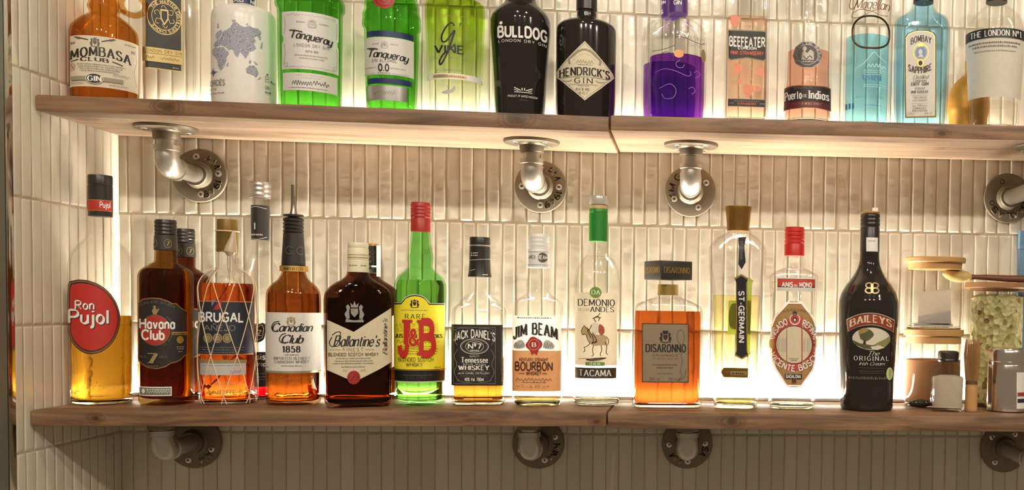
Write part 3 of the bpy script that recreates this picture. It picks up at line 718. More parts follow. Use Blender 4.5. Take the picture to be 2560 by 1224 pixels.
def bracket(label, wall_px, under_px, board_key, up, angs, words, empty=False):
    c = at_Y(*wall_px, 0.); X, Z = c.x, c.z
    zu = BOARDS[board_key](X)-TH
    Y = -.1
    if abs(X-CAM.x) > .3:
        for _ in range(20): Y += (proj((X, Y, zu))[0]-under_px)/(proj((X, Y-.005, zu))[0]-proj((X, Y+.005, zu))[0])*.01
        bracket.Y = Y; print('bracket Y', Y)
    else: Y = -.1
    t = thing('pipe_bracket', label, 'bracket', (X, -.0035, Z), 0, 'iron pipe brackets under the shelves'); ey = Y+.0035; h = zu-Z
    MW = Matrix.Rotation(PI/2, 4, 'X')                        # local z -> -Y (out of the wall)
    wf = flange_disc(MW).build('wall_flange', M_IRON, t)
    screws(wf, MW, angs, empty); cast_letters(wf, MW, words)
    MU = Matrix.Translation((0, ey, h)) @ Matrix.Rotation(PI, 4, 'X')
    sf = flange_disc(MU).build('shelf_flange', M_IRON, t)
    screws(sf, MU, (45, 135, 225, 315))
    R = .019
    MB().lathe([(.0122, 0), (.0122, abs(ey)-.012)], axis=MW, seg=32).build('pipe', M_PIPE, t)
    MB().lathe([(.0122, R-.004), (.0122, h-.012)], axis=Matrix.Translation((0, ey, 0)), seg=32).build('pipe', M_PIPE, t)
    # elbow: quarter bend between the two pipes with a bead at each mouth
    mb = MB(); pts = []; rr = []
    for zz, r in ((R+.011, .0135), (R+.0108, .0165), (R+.004, .0167), (R+.003, .0148)): pts.append((0, ey, zz)); rr.append(r)
    for i in range(13):
        a = PI/2*i/12; pts.append((0, ey+R-R*math.cos(a), R-R*math.sin(a))); rr.append(.0150+.0012*math.sin(a*2))
    for d, r in ((.003, .0148), (.004, .0165), (.010, .0165), (.0104, .0135)): pts.append((0, ey+R+d, 0)); rr.append(r)
    mb.tube(pts, rr, seg=32); mb.build('elbow', M_PIPE, t, sharp=40)
    return t
W1 = [('AM', 20, 66), ('1949', 102, 166)]
bracket('pipe bracket under the upper shelf, above the rum bottles with black caps', (504, 440), 416, 'upper_left', 1, (97, 7, 190, 276), W1)
bracket('pipe bracket under the upper shelf, above the small square black-label whiskey bottle', (1353, 468), 1336, 'upper_left', 1, (90, 0, 180, 270), W1)
bracket('pipe bracket under the upper shelf, right of the board joint', (1726, 479), 1730, 'upper_right', 1, (29, 207, 297, 117), [('KIM G', 242, 326)])
bracket('pipe bracket with empty screw holes at the picture edge, above the glass jars', (2517, 496), 2604, 'upper_right', 1, (113, 198, 287, 20), [('LAS', 172, 238), ('GM', 100, 158)], True)
bracket('dim pipe bracket below the lower shelf, near the tiled corner', (490, 1103), 403, 'lower_left', 0, (80, 338, 255, 170), [('AM', 120, 160)])
bracket('dim pipe bracket below the lower shelf, left of the lower board joint', (1347, 1106), 1328, 'lower_left', 0, (22, 292, 202, 112), [('KIM', 92, 142)])
bracket('dim pipe bracket below the lower shelf, right of the lower board joint', (1718, 1107), 1719, 'lower_right', 0, (2, 182, 92, 272), [('SA', 100, 130), ('LM', 200, 235)])
bracket('dim pipe bracket below the lower shelf at the right picture edge', (2508, 1118), 2588, 'lower_right', 0, (140, 55, 235, 325), [])
# strips last of the fittings: their light belongs to them
led('light strip on the lower shelf behind the bottles, along the tiled wall', .012, 1.6, BOARDS['lower_left'](.3), LED_LOW)
led('light strip on the upper shelf behind the gin bottles, along the tiled wall', .05, 1.6, BOARDS['upper_left'](.6)+.002, LED_UP)
# ------------------------------------------------------------------ shared glass, paper and ink
G_CLEAR = tglass('clear_glass', (253, 253, 252)); G_WAVY = tglass('moulded_clear_glass', (253, 253, 252), .35); G_CUT = tglass('cut_clear_glass', (253, 253, 253), .7)
G_BROWN = tglass('brown_glass', (220, 192, 158)); G_DKBROWN = tglass('dark_brown_glass', (192, 165, 150)); G_GREEN = tglass('green_glass', (216, 244, 208), .15); G_AMBER = tglass('amber_glass', (233, 206, 162))
INK = pm('black_ink', (30, 27, 25), .5); WHITE = pm('white_ink', (238, 235, 228), .5); GOLD = pm('gold_foil', (206, 164, 88), .32, .75); RED = pm('red_ink', (176, 42, 34), .5)
GREY = pm('grey_ink', (128, 124, 118), .6); PAPER = pm('white_paper', (232, 228, 220), .6, 0, .3, 0, .12); CREAM = pm('cream_paper', (226, 214, 184), .6, 0, .3, 0, .12); SILVER = pm('silver_foil', (205, 203, 198), .3, .85)
BLACKP = pm('black_plastic', (40, 37, 34), .32, 0, .5); BLACKL = pm('black_label', (40, 36, 33), .45); NAVY = pm('navy_ink', (34, 40, 62), .5); COPPER = pm('copper_foil', (172, 120, 84), .38, .7)
LG, UG = 'bottles on the lower shelf', 'bottles on the upper shelf'
def B(name, label, cat, x, prof, yf=None, Yc=None, up=False, turn=0., seg=56):
    return Bottle(name, label, cat, UG if up else LG, x, shelf_z(x, up)+.0002, prof, yf, Yc, turn, seg)

# ---- rum with the red oval label
b = B('rum_bottle', 'clear rum bottle with a tilted red oval label and black cap, nearest the tiled corner', 'bottle', 255.5, [(540, 31), (570, 32), (596, 42), (620, 65), (639, 77), (665, 82), (719, 83.5), (900, 82), (985, 81.5), (1004, 80), (1013, 77)], 1013.5)
b.shell(G_WAVY, wall=4, base=10, level=788, liq=liquid('golden_rum', (254, 222, 128), .3), punt=3)
o, P = b.lid('cap', BLACKP, [(541, 31.5), (527.5, 31.5), (527, 32), (499, 32), (498, 32), (464.5, 32), (463.5, 31), (462, 31), (461, 32), (441, 32), (438.5, 31)])
a = Art(); a.rect(RED, 213, 499, 279, 527); a.rect(GOLD, 213, 499, 279, 500.5); a.rect(GOLD, 213, 525.5, 279, 527); a.text(WHITE, 'Pujol', 250, 274, 518, 14, 'gothic')
b.decal('cap_band', a, P)
a = Art(); M1 = pm('brown_ink', (58, 34, 24), .5); RUMRED = pm('rum_red', (186, 44, 34), .5)
pts = [(172, 714), (186, 702), (204, 699.5), (228, 703), (255, 715), (278, 736), (294, 764), (300, 795), (296, 824), (284, 852), (264, 873), (238, 884), (212, 882), (190, 866), (176, 842), (172, 800)]
a.poly(M1, _spl(pts, True)); cx, cy = 236, 792
sc = lambda f: [(cx+(x-cx)*f, cy+(y-cy)*f) for x, y in pts]
a.line(COPPER, sc(.955), 3.0, True, True); a.poly(RUMRED, _spl(sc(.9), True))
a.text(M1, 'Ron', 192, 237, 774.5, 21, 'gothic'); a.text(WHITE, 'Ron', 191, 235, 773, 21, 'gothic')
a.text(M1, 'Pujol', 178, 271, 810, 33, 'gothic'); a.text(WHITE, 'Pujol', 176, 269, 808, 33, 'gothic')
b.decal('label', a)
a = Art(); PALE = pm('pale_relief', (244, 216, 140), .25, 0, .6, 0, .6); a.text(PALE, 'STAS DEL RON', 194, 318, 973, 9, 'light'); b.decal('embossed_lettering', a)

# ---- dark rum, ringed red label, in front, and its twin behind
def dark_rum(label, x, prof, cap, yf=None, Yc=None, dx=0., dy=0.):
    b = B('rum_bottle', label, 'bottle', x, prof, yf, Yc)
    return b
HCP = [(624, 29), (652, 29.5), (657, 33), (660, 41), (664, 45), (668, 54), (679, 67), (690, 71), (705, 71.5), (900, 71), (990, 71), (1004, 69), (1013, 65)]
def havana(label, x, f, yf, Yc, y0, front):
    b = B('rum_bottle', label, 'bottle', x, [(y0+(y-1013)*f, h*f) for y, h in HCP], yf, Yc)
    Y = lambda y: y0+(y-1013)*f
    b.shell(tglass('rum_brown_glass', (214, 194, 158)) if front else tglass('rum_red_brown_glass', (204, 170, 152)), wall=4, base=14, level=Y(672), liq=liquid('dark_rum', (255, 226, 152)), punt=8)
    o, P = b.lid('cap', BLACKP, [(Y(590), 28.6*f)]+[(Y(q), h*f) for q, h in threads(552, 588, 28.6, 4, 1.4)[::-1]]+[(Y(549.5), 27*f)])
    o, P = b.lid('neck_sleeve', pm('charcoal_sleeve', (58, 55, 50), .5), [(Y(625), 30.3*f), (Y(607), 30*f), (Y(589), 29.5*f)])
    a = Art(); cx = x-4 if front else x+9
    for q in (-46, -16, 14, 44) if not front else (-30, 5):
        c = b.ax(b.zof(Y(607)))+q*f
        a.ring(pm('dull_gold_ink', (150, 132, 92), .5), c, Y(608), 9*f, 10.5*f, 1.3); a.text(pm('dull_gold_ink', (150, 132, 92), .5), '7', c-3.5*f, c+3.5*f, Y(613.5), 11*f, 'serifb')
    b.decal('sleeve_emblem', a, P)
    return b, Y
b, Y = havana('dark rum bottle with a black label and red disc, standing in front of its twin', 417, 1., 1013.5, None, 1013, True)
a = Art(); HRED = pm('disc_red', (168, 46, 36), .5); HB = pm('label_black_brown', (38, 33, 30), .5)
pts = [(347, 756), (358, 747), (380, 743.5), (402, 745), (422, 752), (430, 757), (441, 757), (450, 766), (461, 773), (468.5, 777), (469, 830), (468, 888), (460, 892), (452, 900), (440, 906), (428, 908), (414, 917), (394, 922), (372, 920), (354, 910), (347, 900)]
a.poly(COPPER, pts); c0 = (405, 832); a.poly(HB, [(c0[0]+(x-c0[0])*.965, c0[1]+(y-c0[1])*.965) for x, y in pts])
a.arctext(GREY, 'RON DE CUBA', 389, 845, 88, -28, 32, 5, 'light')
a.poly(pm('dull_gold_ink', (150, 132, 92), .5), [(384, 786), (381, 776), (385, 770), (384, 765), (388, 763), (391, 766), (390, 770), (394, 775), (397, 770), (399, 771), (395, 780), (392, 786)])
a.ell(COPPER, 389, 825, 36.5, 38.5); a.ell(HRED, 389, 825, 35, 37)
a.text(INK, 'Havana', 353, 436, 822.5, 24, 'heavy'); a.text(WHITE, 'Havana', 353, 435, 821, 24, 'bold'); a.text(WHITE, 'Club', 358, 410, 848, 23, 'bold')
a.arctext(GREY, 'EL RON DE CUBA', 389, 824, 45, 152, 40, 5, 'light', True)
a.rect(GOLD, 428, 829, 467, 837); a.tiny(HB, 430, 466, 835.5, 4); a.ell(GOLD, 449, 849, 8.5, 9.5); a.tiny(GREY, 440, 458, 868, 3); a.tiny(GREY, 441, 457, 873, 3); a.tiny(GREY, 444, 454, 880, 4)
a.text(pm('dull_gold_ink', (150, 132, 92), .5), '7', 372, 393, 907, 24, 'serifb'); a.text(GREY, 'AÑEJO', 352, 368, 894, 5, 'light'); a.text(GREY, 'AÑOS', 399, 418, 894, 5, 'light'); a.tiny(GREY, 372, 396, 915, 2)
b.decal('label', a)
a = Art(); TX = pm('tax_strip', (118, 124, 108), .6); a.rect(WHITE, 349.5, 966, 429, 989); a.rect(TX, 352, 968.5, 426.5, 986.5); a.ell(WHITE, 360, 977, 4, 6); a.scrawl(WHITE, 368, 424, 981, 7, .8, 9); a.tiny(WHITE, 368, 424, 974, 2.5)
b.decal('tax_label', a)
b, Y = havana('dark rum bottle standing half hidden behind its twin, black ridged cap level with it', 464, .93, None, -.046, 1003, False)
a = Art(); a.poly(COPPER, [(420, 760), (521, 775), (522, 880), (430, 915)]); a.poly(HB, [(420, 763), (518, 778), (519, 878), (430, 911)]); a.text(WHITE, 'Havana', 420, 496, 818, 22, 'bold'); a.arctext(COPPER, 'EL RON DE CUBA', 450, 820, 46, 150, 60, 5, 'light', True)
b.decal('label', a)

# ---- netted rum
b = B('rum_bottle', 'rum bottle wrapped in pale diamond netting with a dark blue label', 'bottle', 570, [(629, 26), (650, 26.5), (668, 27.5), (676, 40), (683, 52), (692, 61), (700, 66), (708, 70), (725, 73), (900, 73.5), (985, 74), (1000, 72), (1012, 67)], 1012.5)
b.shell(G_CLEAR, wall=4, base=9, level=708, liq=liquid('red_amber_rum', (238, 158, 88), .3), punt=3)
OLIVE = pm('olive_gold_foil', (126, 100, 44), .45, .35)
o, P = b.lid('cap', OLIVE, [(629, 27.5), (579, 28), (577.5, 29), (576, 28), (574.5, 26.5), (551, 26.5), (548.5, 25.5)])
a = Art(); BN = pm('blue_black_label', (38, 42, 54), .5); OR = pm('orange_line', (190, 120, 70), .5)
a.rect(OR, 498, 752, 633, 887); a.rect(BN, 498, 754.5, 633, 884.5); a.poly(HRED, [(533, 774), (552, 748), (555, 750), (553, 770), (546, 774)]); a.poly(GREY, [(529, 750), (541, 748), (531, 766)])
a.text(WHITE, 'BRUGAL', 500, 607, 803.5, 22, 'bold'); a.text(GREY, 'AÑEJO', 513, 587, 826, 13.5, 'sans')
DG = pm('dull_gold_ink', (150, 132, 92), .5)
for q in (522, 545, 568): a.ell(DG, q, 845, 11, 12); a.ring(BN, q, 845, 7, 8, 1)
for q, e in ((869, 610), (875, 608), (881, 596)): a.tiny(GREY, 503, e, q, 2.2)
b.decal('label', a)
a = Art(); LGY = pm('pale_grey_paper', (190, 186, 182), .6); a.rect(DG, 500, 899, 616, 908); a.rect(LGY, 502, 908, 614, 937); a.tiny(GREY, 508, 604, 914, 2.2); a.scrawl(HRED, 575, 606, 933, 10, .8, 4)
b.decal('lower_label', a)
a = Art(); a.text(PALE, 'Jamas', 525, 602, 963, 13, 'script'); a.text(PALE, 'ANDRES', 518, 606, 985, 10, 'bold'); b.decal('embossed_lettering', a)
mb = MB(); NET = pm('net_cord', (232, 208, 168), .6)
def pz(y, ph, off=.0011):
    z = b.zof(y); A, n, k = b.P.at(z); return Vector(((A+off)*math.sin(ph), -(A+off)*math.cos(ph), z))
NS = 7
for sg in (-1, 1):
    for i in range(NS):
        pts = []
        for j in range(41):
            y = 690+(1004-690)*j/40; pts.append(pz(y, 2*PI*(i+.35)/NS+sg*2*PI*(y-690)/98/NS*.5*1.0))
        mb.tube(pts, .00062, seg=6)
for i in range(NS):
    ph = 2*PI*(i+.35)/NS; mb.tube([pz(690, ph), pz(680, ph*.98+.1), pz(668, ph+.1), pz(650, ph+.12), pz(628, ph+.1)], .0005, seg=6)
mb.tube([pz(578, 2*PI*i/24, .0022) for i in range(24)], .0009, seg=6, closed=True)
mb.build('net', NET, b.root)
mb = MB(); mb.lathe([(.0035, 0), (.0085, .006), (.008, .012), (.004, .026), (.0022, .036)], axis=Matrix.Translation(pz(641, .15, .006)) @ Matrix.Rotation(.15, 4, 'Y'), seg=14)
mb.build('net_seal', pm('milky_plastic', (222, 205, 180), .3, 0, .6, 0, .4), b.root)

# ---- clear syrup-like bottle behind, silver cap
b = B('spirit_bottle', 'clear bottle with silver screw cap and black neck label, behind the netted rum', 'bottle', 652, [(494, 18), (540, 19), (600, 21), (630, 25), (655, 36), (676, 48), (700, 55), (740, 57), (960, 57), (992, 56), (1002, 53)], None, -.040)
b.shell(G_WAVY, wall=3.5, base=8, level=968, liq=liquid('cherry_liquid', (206, 40, 60)), punt=4)
b.lid('cap', pm('silver_cap', (206, 202, 194), .35, .8), [(495, 27)]+threads(457, 493, 27.5, 3, 1.6)[::-1]+[(455.5, 25.5)])
b.lid('cap_skirt', G_CLEAR, [(513, 20), (495, 19.6)])
z = b.zof(520); o, P = b.lid('neck_sleeve', pm('dark_label', (52, 50, 46), .4), [(600, 23), (556, 23.6), (514, 23.6)])
a = Art(); a.tiny(WHITE, 622, 656, 588, 4); a.rect(WHITE, 636, 557, 639, 573); a.tiny(RED, 627, 634, 560, 3); a.line(WHITE, [(624, 519), (640, 516), (666, 521)], 1); a.line(WHITE, [(624, 597), (646, 598), (666, 592)], 1); b.decal('neck_label', a, P)
a = Art(); a.poly(INK, _spl([(626, 806), (640, 815), (656, 806), (663, 818), (660, 846), (645, 855), (628, 848)], True)); a.line(WHITE, [(631, 811), (640, 820), (655, 811), (659, 820), (656, 843), (644, 850), (632, 845)], 1.2, True); a.text(WHITE, 'Z', 644, 653, 838, 13, 'bold')
a.rect(INK, 606, 879, 698, 966); a.text(WHITE, 'sis', 642, 662, 898, 14, 'bold'); a.text(WHITE, 'drop', 640, 664, 914, 10, 'sans'); a.tiny(GREY, 615, 664, 934, 2); a.tiny(GREY, 615, 664, 942, 2); a.line(GREY, [(612, 948), (664, 948)], 1)
b.decal('label', a)

# ---- brown whisky with pourer
b = B('whisky_bottle', 'brown whisky bottle with a white label, fitted with a metal pourer spout', 'bottle', 734.5, [(663, 28), (680, 30.5), (690, 34), (699, 40), (705, 47), (712, 56), (718, 61), (726, 66), (740, 69), (770, 70), (985, 69.5), (1003, 68), (1013, 62)], 1013.5)
b.shell(G_BROWN, wall=4, base=7, level=733, liq=liquid('whisky', (255, 238, 206), .25), punt=3)
CCB = pm('soft_black', (34, 31, 29), .5); o, P = b.lid('neck_sleeve', CCB, [(664, 30.5), (640, 29.5), (612, 27.5), (584, 26), (582.5, 26)]); CG = pm('charcoal_ink', (92, 86, 78), .5)
a = Art(); a.text(CG, 'C.C', 715, 757, 635, 19, 'light'); a.rect(GOLD, 700, 664, 770, 678); a.text(M1, 'IMPORTED', 711, 756, 675, 7, 'serif'); P2 = Prof([(b.zof(680), b.px(32), 2, 1), (b.zof(660), b.px(30.6), 2, 1), (b.zof(600), b.px(27), 2, 1)]); b.decal('neck_band', a, P2)
o, P = b.lid('pourer_cork', BLACKP, [(583, 26)]+threads(545, 582, 26.5, 4, 3)[::-1]+[(543, 14), (541.5, 14), (541, 26), (537, 26), (536, 24)])
xs = b.ax(b.zof(500)); mb = MB(); mb.tube([(0, 0, b.zof(536)), (b.px(0), 0, b.zof(525)), (b.px(-.5), -.0005, b.zof(505)), (b.px(-1.5), -.002, b.zof(480)), (b.px(-2), -.004, b.zof(462))], [b.px(9), b.px(6.5), b.px(5), b.px(4), b.px(3.4)], seg=16)
mb.build('pourer_spout', pm('spout_steel', (150, 140, 128), .28, .95), b.root)
a = Art(); a.rect(PAPER, 665, 781, 803.5, 927); a.rect(pm('label_edge_gold', (170, 160, 140), .4, .4), 665, 927, 803.5, 932.5); a.crest(DG, 728, 800, 12); a.text(INK, 'Canadian', 681, 777, 828, 20, 'scriptb'); a.line(INK, [(700, 803), (688, 806), (681, 818), (686, 828), (698, 828)], 2, smooth=True)
a.text(INK, 'Club', 704, 754, 857, 20, 'scriptb'); a.line(INK, [(716, 833), (706, 836), (700, 847), (705, 856), (716, 855)], 2, smooth=True); a.text(INK, '1858', 708, 749, 879.5, 14.5, 'serifb'); a.tiny(GREY, 712, 747, 887.5, 3)
a.text(GREY, 'IMPORTED BLENDED', 687, 773, 898, 6.5, 'serif'); a.text(GREY, 'CANADIAN WHISKY', 689, 771, 907, 6.5, 'serif'); a.tiny(GREY, 705, 753, 914.5, 2.2); a.tiny(GREY, 668, 676, 919, 2.5)
b.decal('label', a)
a = Art(); EMB = pm('amber_relief', (214, 130, 44), .3, 0, .6, 0, .5); a.text(EMB, 'CANADIAN CLUB', 672, 756, 950, 9, 'light'); a.text(EMB, 'WHISKY', 757, 779, 948, 8, 'script'); a.text(EMB, '1858', 722, 744, 961, 5, 'light'); b.decal('embossed_lettering', a)

# ---- brown square-shouldered whisky, front and behind
BLP = [(679, 27, 2, 1), (688, 30, 2, 1), (699, 42, 2.2, .95), (708, 58, 2.6, .8), (716, 69, 3.2, .7), (725, 77, 4, .62), (736, 82, 4.5, .6), (755, 84, 4.5, .6), (985, 83, 4.5, .6), (1006, 81, 4.5, .6), (1017, 74, 4.5, .6)]
b = B('whisky_bottle', 'dark brown flask whisky bottle with a pointed cream label and red seal, in front', 'bottle', 895, BLP, 1018, None, False, .12, 72)
b.shell(G_DKBROWN, wall=4, base=8, level=745, liq=liquid('dark_whisky', (250, 220, 180)), punt=4)
CAPW = pm('cream_cap', (232, 226, 196), .4); o, P = b.lid('cap', CAPW, [(680, 27.5), (652, 27), (651, 26), (648, 27), (638, 27), (622, 26.5), (620, 25.5), (618, 26.5), (609, 26.5), (607, 25.5)])
a = Art(); a.tiny(GREY, 872, 890, 664, 3); a.line(GOLD, [(868, 643), (922, 643)], 1.3); a.line(GOLD, [(868, 636), (922, 636)], 1); a.tiny(GREY, 898, 914, 664, 3); b.decal('cap_print', a, P)
a = Art(); lab = [(815, 800), (878, 829), (945, 786), (974, 768), (975, 905), (945, 922), (880, 954), (815, 924)]
a.poly(CREAM, lab); a.text(INK, "Ballantine's", 830, 941, 865, 26, 'scriptb'); a.line(INK, [(826, 842), (820, 856), (826, 866), (838, 858), (846, 832), (836, 830), (826, 838)], 2.2, smooth=True)
a.text(GREY, 'FINEST', 852, 902, 877.5, 8.5, 'wide'); a.line(GREY, [(822, 873.5), (846, 873.5)], .9); a.line(GREY, [(908, 873.5), (930, 873.5)], .9); a.text(pm('label_brown_ink', (120, 104, 70), .5), 'BLENDED SCOTCH WHISKY', 819, 940, 889, 7.5, 'bold')
for q, x0, x1 in ((896, 835, 922), (902.5, 832, 925), (908.5, 828, 928), (917, 848, 906)): a.tiny(GREY, x0, x1, q, 2.6)
a.text(GREY, '70cl', 851, 862, 928, 6, 'light'); a.text(GREY, '40%', 895, 908, 928, 6, 'light'); a.vtext(INK, "Ballantine's", 958, 885, 800, 15, 'script') if 0 else a.quads(INK, [[(962+ (X-0)*0.0+ (-Yq), 886-X) for X, Yq in k] for k in text_quads("Ballantine's", 0, 88, 0, -11, 'script')])
b.decal('label', a)
a = Art(); SEAL = pm('red_wax', (164, 48, 40), .45, 0, .5); a.ell(SEAL, 878, 942.5, 16, 17); a.ring(pm('dark_wax', (120, 30, 26), .5), 878, 942.5, 12, 13, 1.2); a.text(pm('dark_wax', (120, 30, 26), .5), 'B', 872, 886, 949, 14, 'script'); b.decal('seal', a, None, .0016)
a = Art(); a.crest(SILVER, 880, 776, 26, DG); a.rect(SILVER, 858, 800, 903, 805); b.decal('crest', a)
b = B('whisky_bottle', 'dark brown whisky bottle almost hidden behind the cream-labelled flask, black cap showing', 'bottle', 922, [(y-10+0.04*(1017-y), h*.93, n, k) for y, h, n, k in BLP], None, -.05, False, .12, 72)
b.shell(G_DKBROWN, wall=4, base=16, level=790, liq=liquid('dark_whisky', (250, 220, 180)), punt=4)
o, P = b.lid('cap', BLACKP, [(681, 25)]+threads(628, 675, 25, 4, 1.4)[::-1]+[(626, 24.5), (615, 24)]); o, P = b.lid('cap_disc', GOLD, [(615, 24), (611, 25), (609, 24)])
a = Art(); a.rect(CREAM, 938, 612, 950, 690); a.rect(WHITE, 925, 663, 940, 667); b.decal('tax_strip', a, Prof([(b.zof(692), b.px(27), 2, 1), (b.zof(606), b.px(27), 2, 1)]))
a = Art(); a.poly(CREAM, [(955, 800), (1000, 775), (1000, 905), (955, 930)]); b.decal('label', a)

# ---- green whisky with yellow label
b = B('whisky_bottle', 'green whisky bottle with red cap and bright yellow label', 'bottle', 1050, [(578, 24.5), (600, 26), (620, 28.5), (646, 32.5), (660, 31.5), (667, 32), (678, 41), (686, 50), (693, 57), (702, 61.5), (712, 65), (730, 65.5), (940, 63.5), (965, 62.5), (985, 63.5), (1003, 63), (1014, 57)], 1014.5)
b.shell(G_GREEN, wall=5, base=10, level=700, liq=liquid('pale_green_whisky', (246, 247, 218)), punt=3)
CAPR = pm('red_cap', (168, 38, 32), .4); o, P = b.lid('cap', CAPR, [(579, 25), (548, 25), (546, 24)]+threads(510, 545, 25.3, 4, 1.3)[::-1]+[(506.5, 24)])
a = Art(); YEL = pm('yellow_label', (246, 230, 50), .5); a.poly(WHITE, [(986, 757), (1003, 757), (1008, 750), (1016, 742), (1027, 737), (1038, 735.5), (1050, 737), (1061, 742), (1069, 750), (1074, 757), (1112, 757), (1112, 955), (986, 955)])
sh = lambda d: [(986, 757+d), (1003+d*.4, 757+d), (1009+d*.4, 750+d*.8), (1017, 742+d), (1027, 737.5+d), (1038, 736+d), (1050, 737.5+d), (1060, 742+d), (1067, 750+d*.8), (1073-d*.4, 757+d), (1111, 757+d), (1111, 953), (986, 953)]
a.poly(INK, sh(1)); a.poly(YEL, [(986, 762)]+sh(4)[1:-3]+[(1110, 761), (1110, 923), (986, 923)]); a.crest(M1, 1037, 757, 12); a.tiny(GREY, 1005, 1070, 776, 2); a.text(INK, 'RARE', 1015, 1062, 796, 11, 'wideserif')
OLV = pm('olive_print', (150, 134, 30), .5)
for q, t, h in ((817, 'A BLEND OF THE PUREST', 8.5), (828, 'OLD SCOTCH WHISKIES', 8.5)): a.text(OLV, t, 992, 1094, q, h, 'light')
a.text(INK, 'JUSTERINI & BROOKS', 991, 1103, 844, 9, 'serifb'); a.scrawl(OLV, 995, 1098, 856, 7, .9, 12)
for q in (866, 872, 878, 884): a.tiny(OLV, 996, 1092, q, 2)
JR = pm('letter_red', (196, 44, 32), .5); a.text(JR, 'J', 1002, 1020, 886, 84, 'heavy'); a.rect(JR, 1008, 799, 1032, 806); a.rect(JR, 1012, 800, 1027, 860); a.text(JR, 'B', 1053, 1082, 884, 81, 'heavy'); a.rect(JR, 1043, 799, 1060, 806); a.rect(JR, 1043, 880, 1060, 887); a.text(YEL, '&', 1026, 1047, 863, 40, 'heavy'); a.text(JR, '&', 1026, 1047, 862, 38, 'bold')
a.text(M1, 'BLENDED SCOTCH', 1000, 1081, 902.5, 9, 'sans'); a.text(M1, 'WHISKY', 1018, 1056, 914.5, 8.5, 'sans'); a.tiny(OLV, 1084, 1098, 919, 3); a.rect(GOLD, 986, 923.5, 1111, 926); a.text(CG, 'STD 1749', 1018, 1062, 947, 8, 'light'); a.tiny(CG, 1012, 1076, 938, 2)
b.decal('label', a)

# ---- small square whiskey, black label
b = B('whiskey_bottle', 'square clear whiskey bottle with black label and tapered black neck wrap', 'bottle', 1197.5, [(691, 27, 2, 1), (715, 28.5, 2, 1), (726, 30, 2, 1), (733, 30, 2, 1), (736, 33, 2.2, 1), (745, 42, 2.6, 1), (752, 49, 3, 1), (758, 51, 3.4, 1), (764, 58, 4.5, 1), (771, 64, 5.5, 1), (785, 66.5, 6, 1), (985, 66, 6, 1), (1004, 65, 6, 1), (1012, 60, 6, 1)], 1013, None, False, -.05, 80)
b.shell(G_CLEAR, wall=4.5, base=10, level=893, liq=liquid('whiskey', (240, 196, 118)), punt=3)
o, P = b.lid('cap', BLACKP, [(613, 26), (596, 26), (593, 25)]); o, P = b.lid('neck_wrap', BLACKP, [(692, 30.3), (680, 28), (655, 26.5), (616, 26), (614, 26)]); o, P3 = b.lid('cap_ring', SILVER, [(616, 26.2), (612.5, 26.2)])
a = Art(); a.tiny(WHITE, 1179, 1196, 633, 2.5); a.tiny(WHITE, 1179, 1196, 639, 2.5); a.line(WHITE, [(1176, 650), (1190, 649), (1228, 646)], .9); a.line(WHITE, [(1178, 676), (1190, 673)], 1); a.line(WHITE, [(1207, 686), (1220, 686)], 1.6); b.decal('neck_print', a, P)
a = Art(); a.rect(BLACKL, 1131, 811, 1259, 963.5); W_ = WHITE
a.box(GREY, 1139, 818, 1241, 958, .9); a.text(W_, "JACK DANIEL'S", 1140, 1240, 843, 19, 'bold', 9); a.ring(W_, 1190, 865.5, 34, 19, 1.2); a.ring(GREY, 1190, 865.5, 31, 16.5, .8); a.ring(W_, 1190, 865.5, 22, 14, 1); a.text(W_, 'Nº7', 1175, 1206, 871, 12, 'bold'); a.tiny(W_, 1184, 1197, 857.5, 3); a.tiny(W_, 1180, 1202, 876.5, 3)
a.text(W_, 'QUALITY', 1178, 1202, 892, 4, 'sans'); a.text(W_, 'Tennessee', 1158, 1222, 905.5, 13, 'serifb'); a.text(W_, 'SOUR MASH', 1162, 1217, 911.5, 3.6, 'wide'); a.text(W_, 'WHISKEY', 1152, 1225, 924, 10.5, 'serifb'); a.tiny(GREY, 1160, 1219, 929, 2)
a.text(W_, 'JACK DANIEL DISTILLERY', 1149, 1227, 934.5, 4, 'sans'); a.tiny(GREY, 1156, 1222, 940, 1.6); a.text(W_, '40% Vol. 700ml', 1166, 1212, 951.5, 8, 'bold')
for sx in (-1, 1):
    cx = 1190+sx*44
    a.line(GREY, [(cx, 832), (cx+sx*4, 850), (cx-sx*3, 862)], 1.2, smooth=True); a.line(GREY, [(cx-sx*4, 872), (cx+sx*4, 890), (cx-sx*2, 910), (cx+sx*4, 930), (cx-sx*6, 952)], 1.3, smooth=True); a.line(GREY, [(1190+sx*10, 822), (1190+sx*28, 820), (1190+sx*46, 824), (1190+sx*40, 829), (1190+sx*34, 825)], 1.2, smooth=True); a.line(GREY, [(1190+sx*10, 956), (1190+sx*28, 954), (1190+sx*42, 949)], 1.2, smooth=True)
a.quads(GREY, [[(1254+Yq, 953-X) for X, Yq in k] for k in text_quads('BARRELED AND AGED IN DISTILLERY', 0, 128, 0, -4.5, 'light')])
b.decal('label', a)

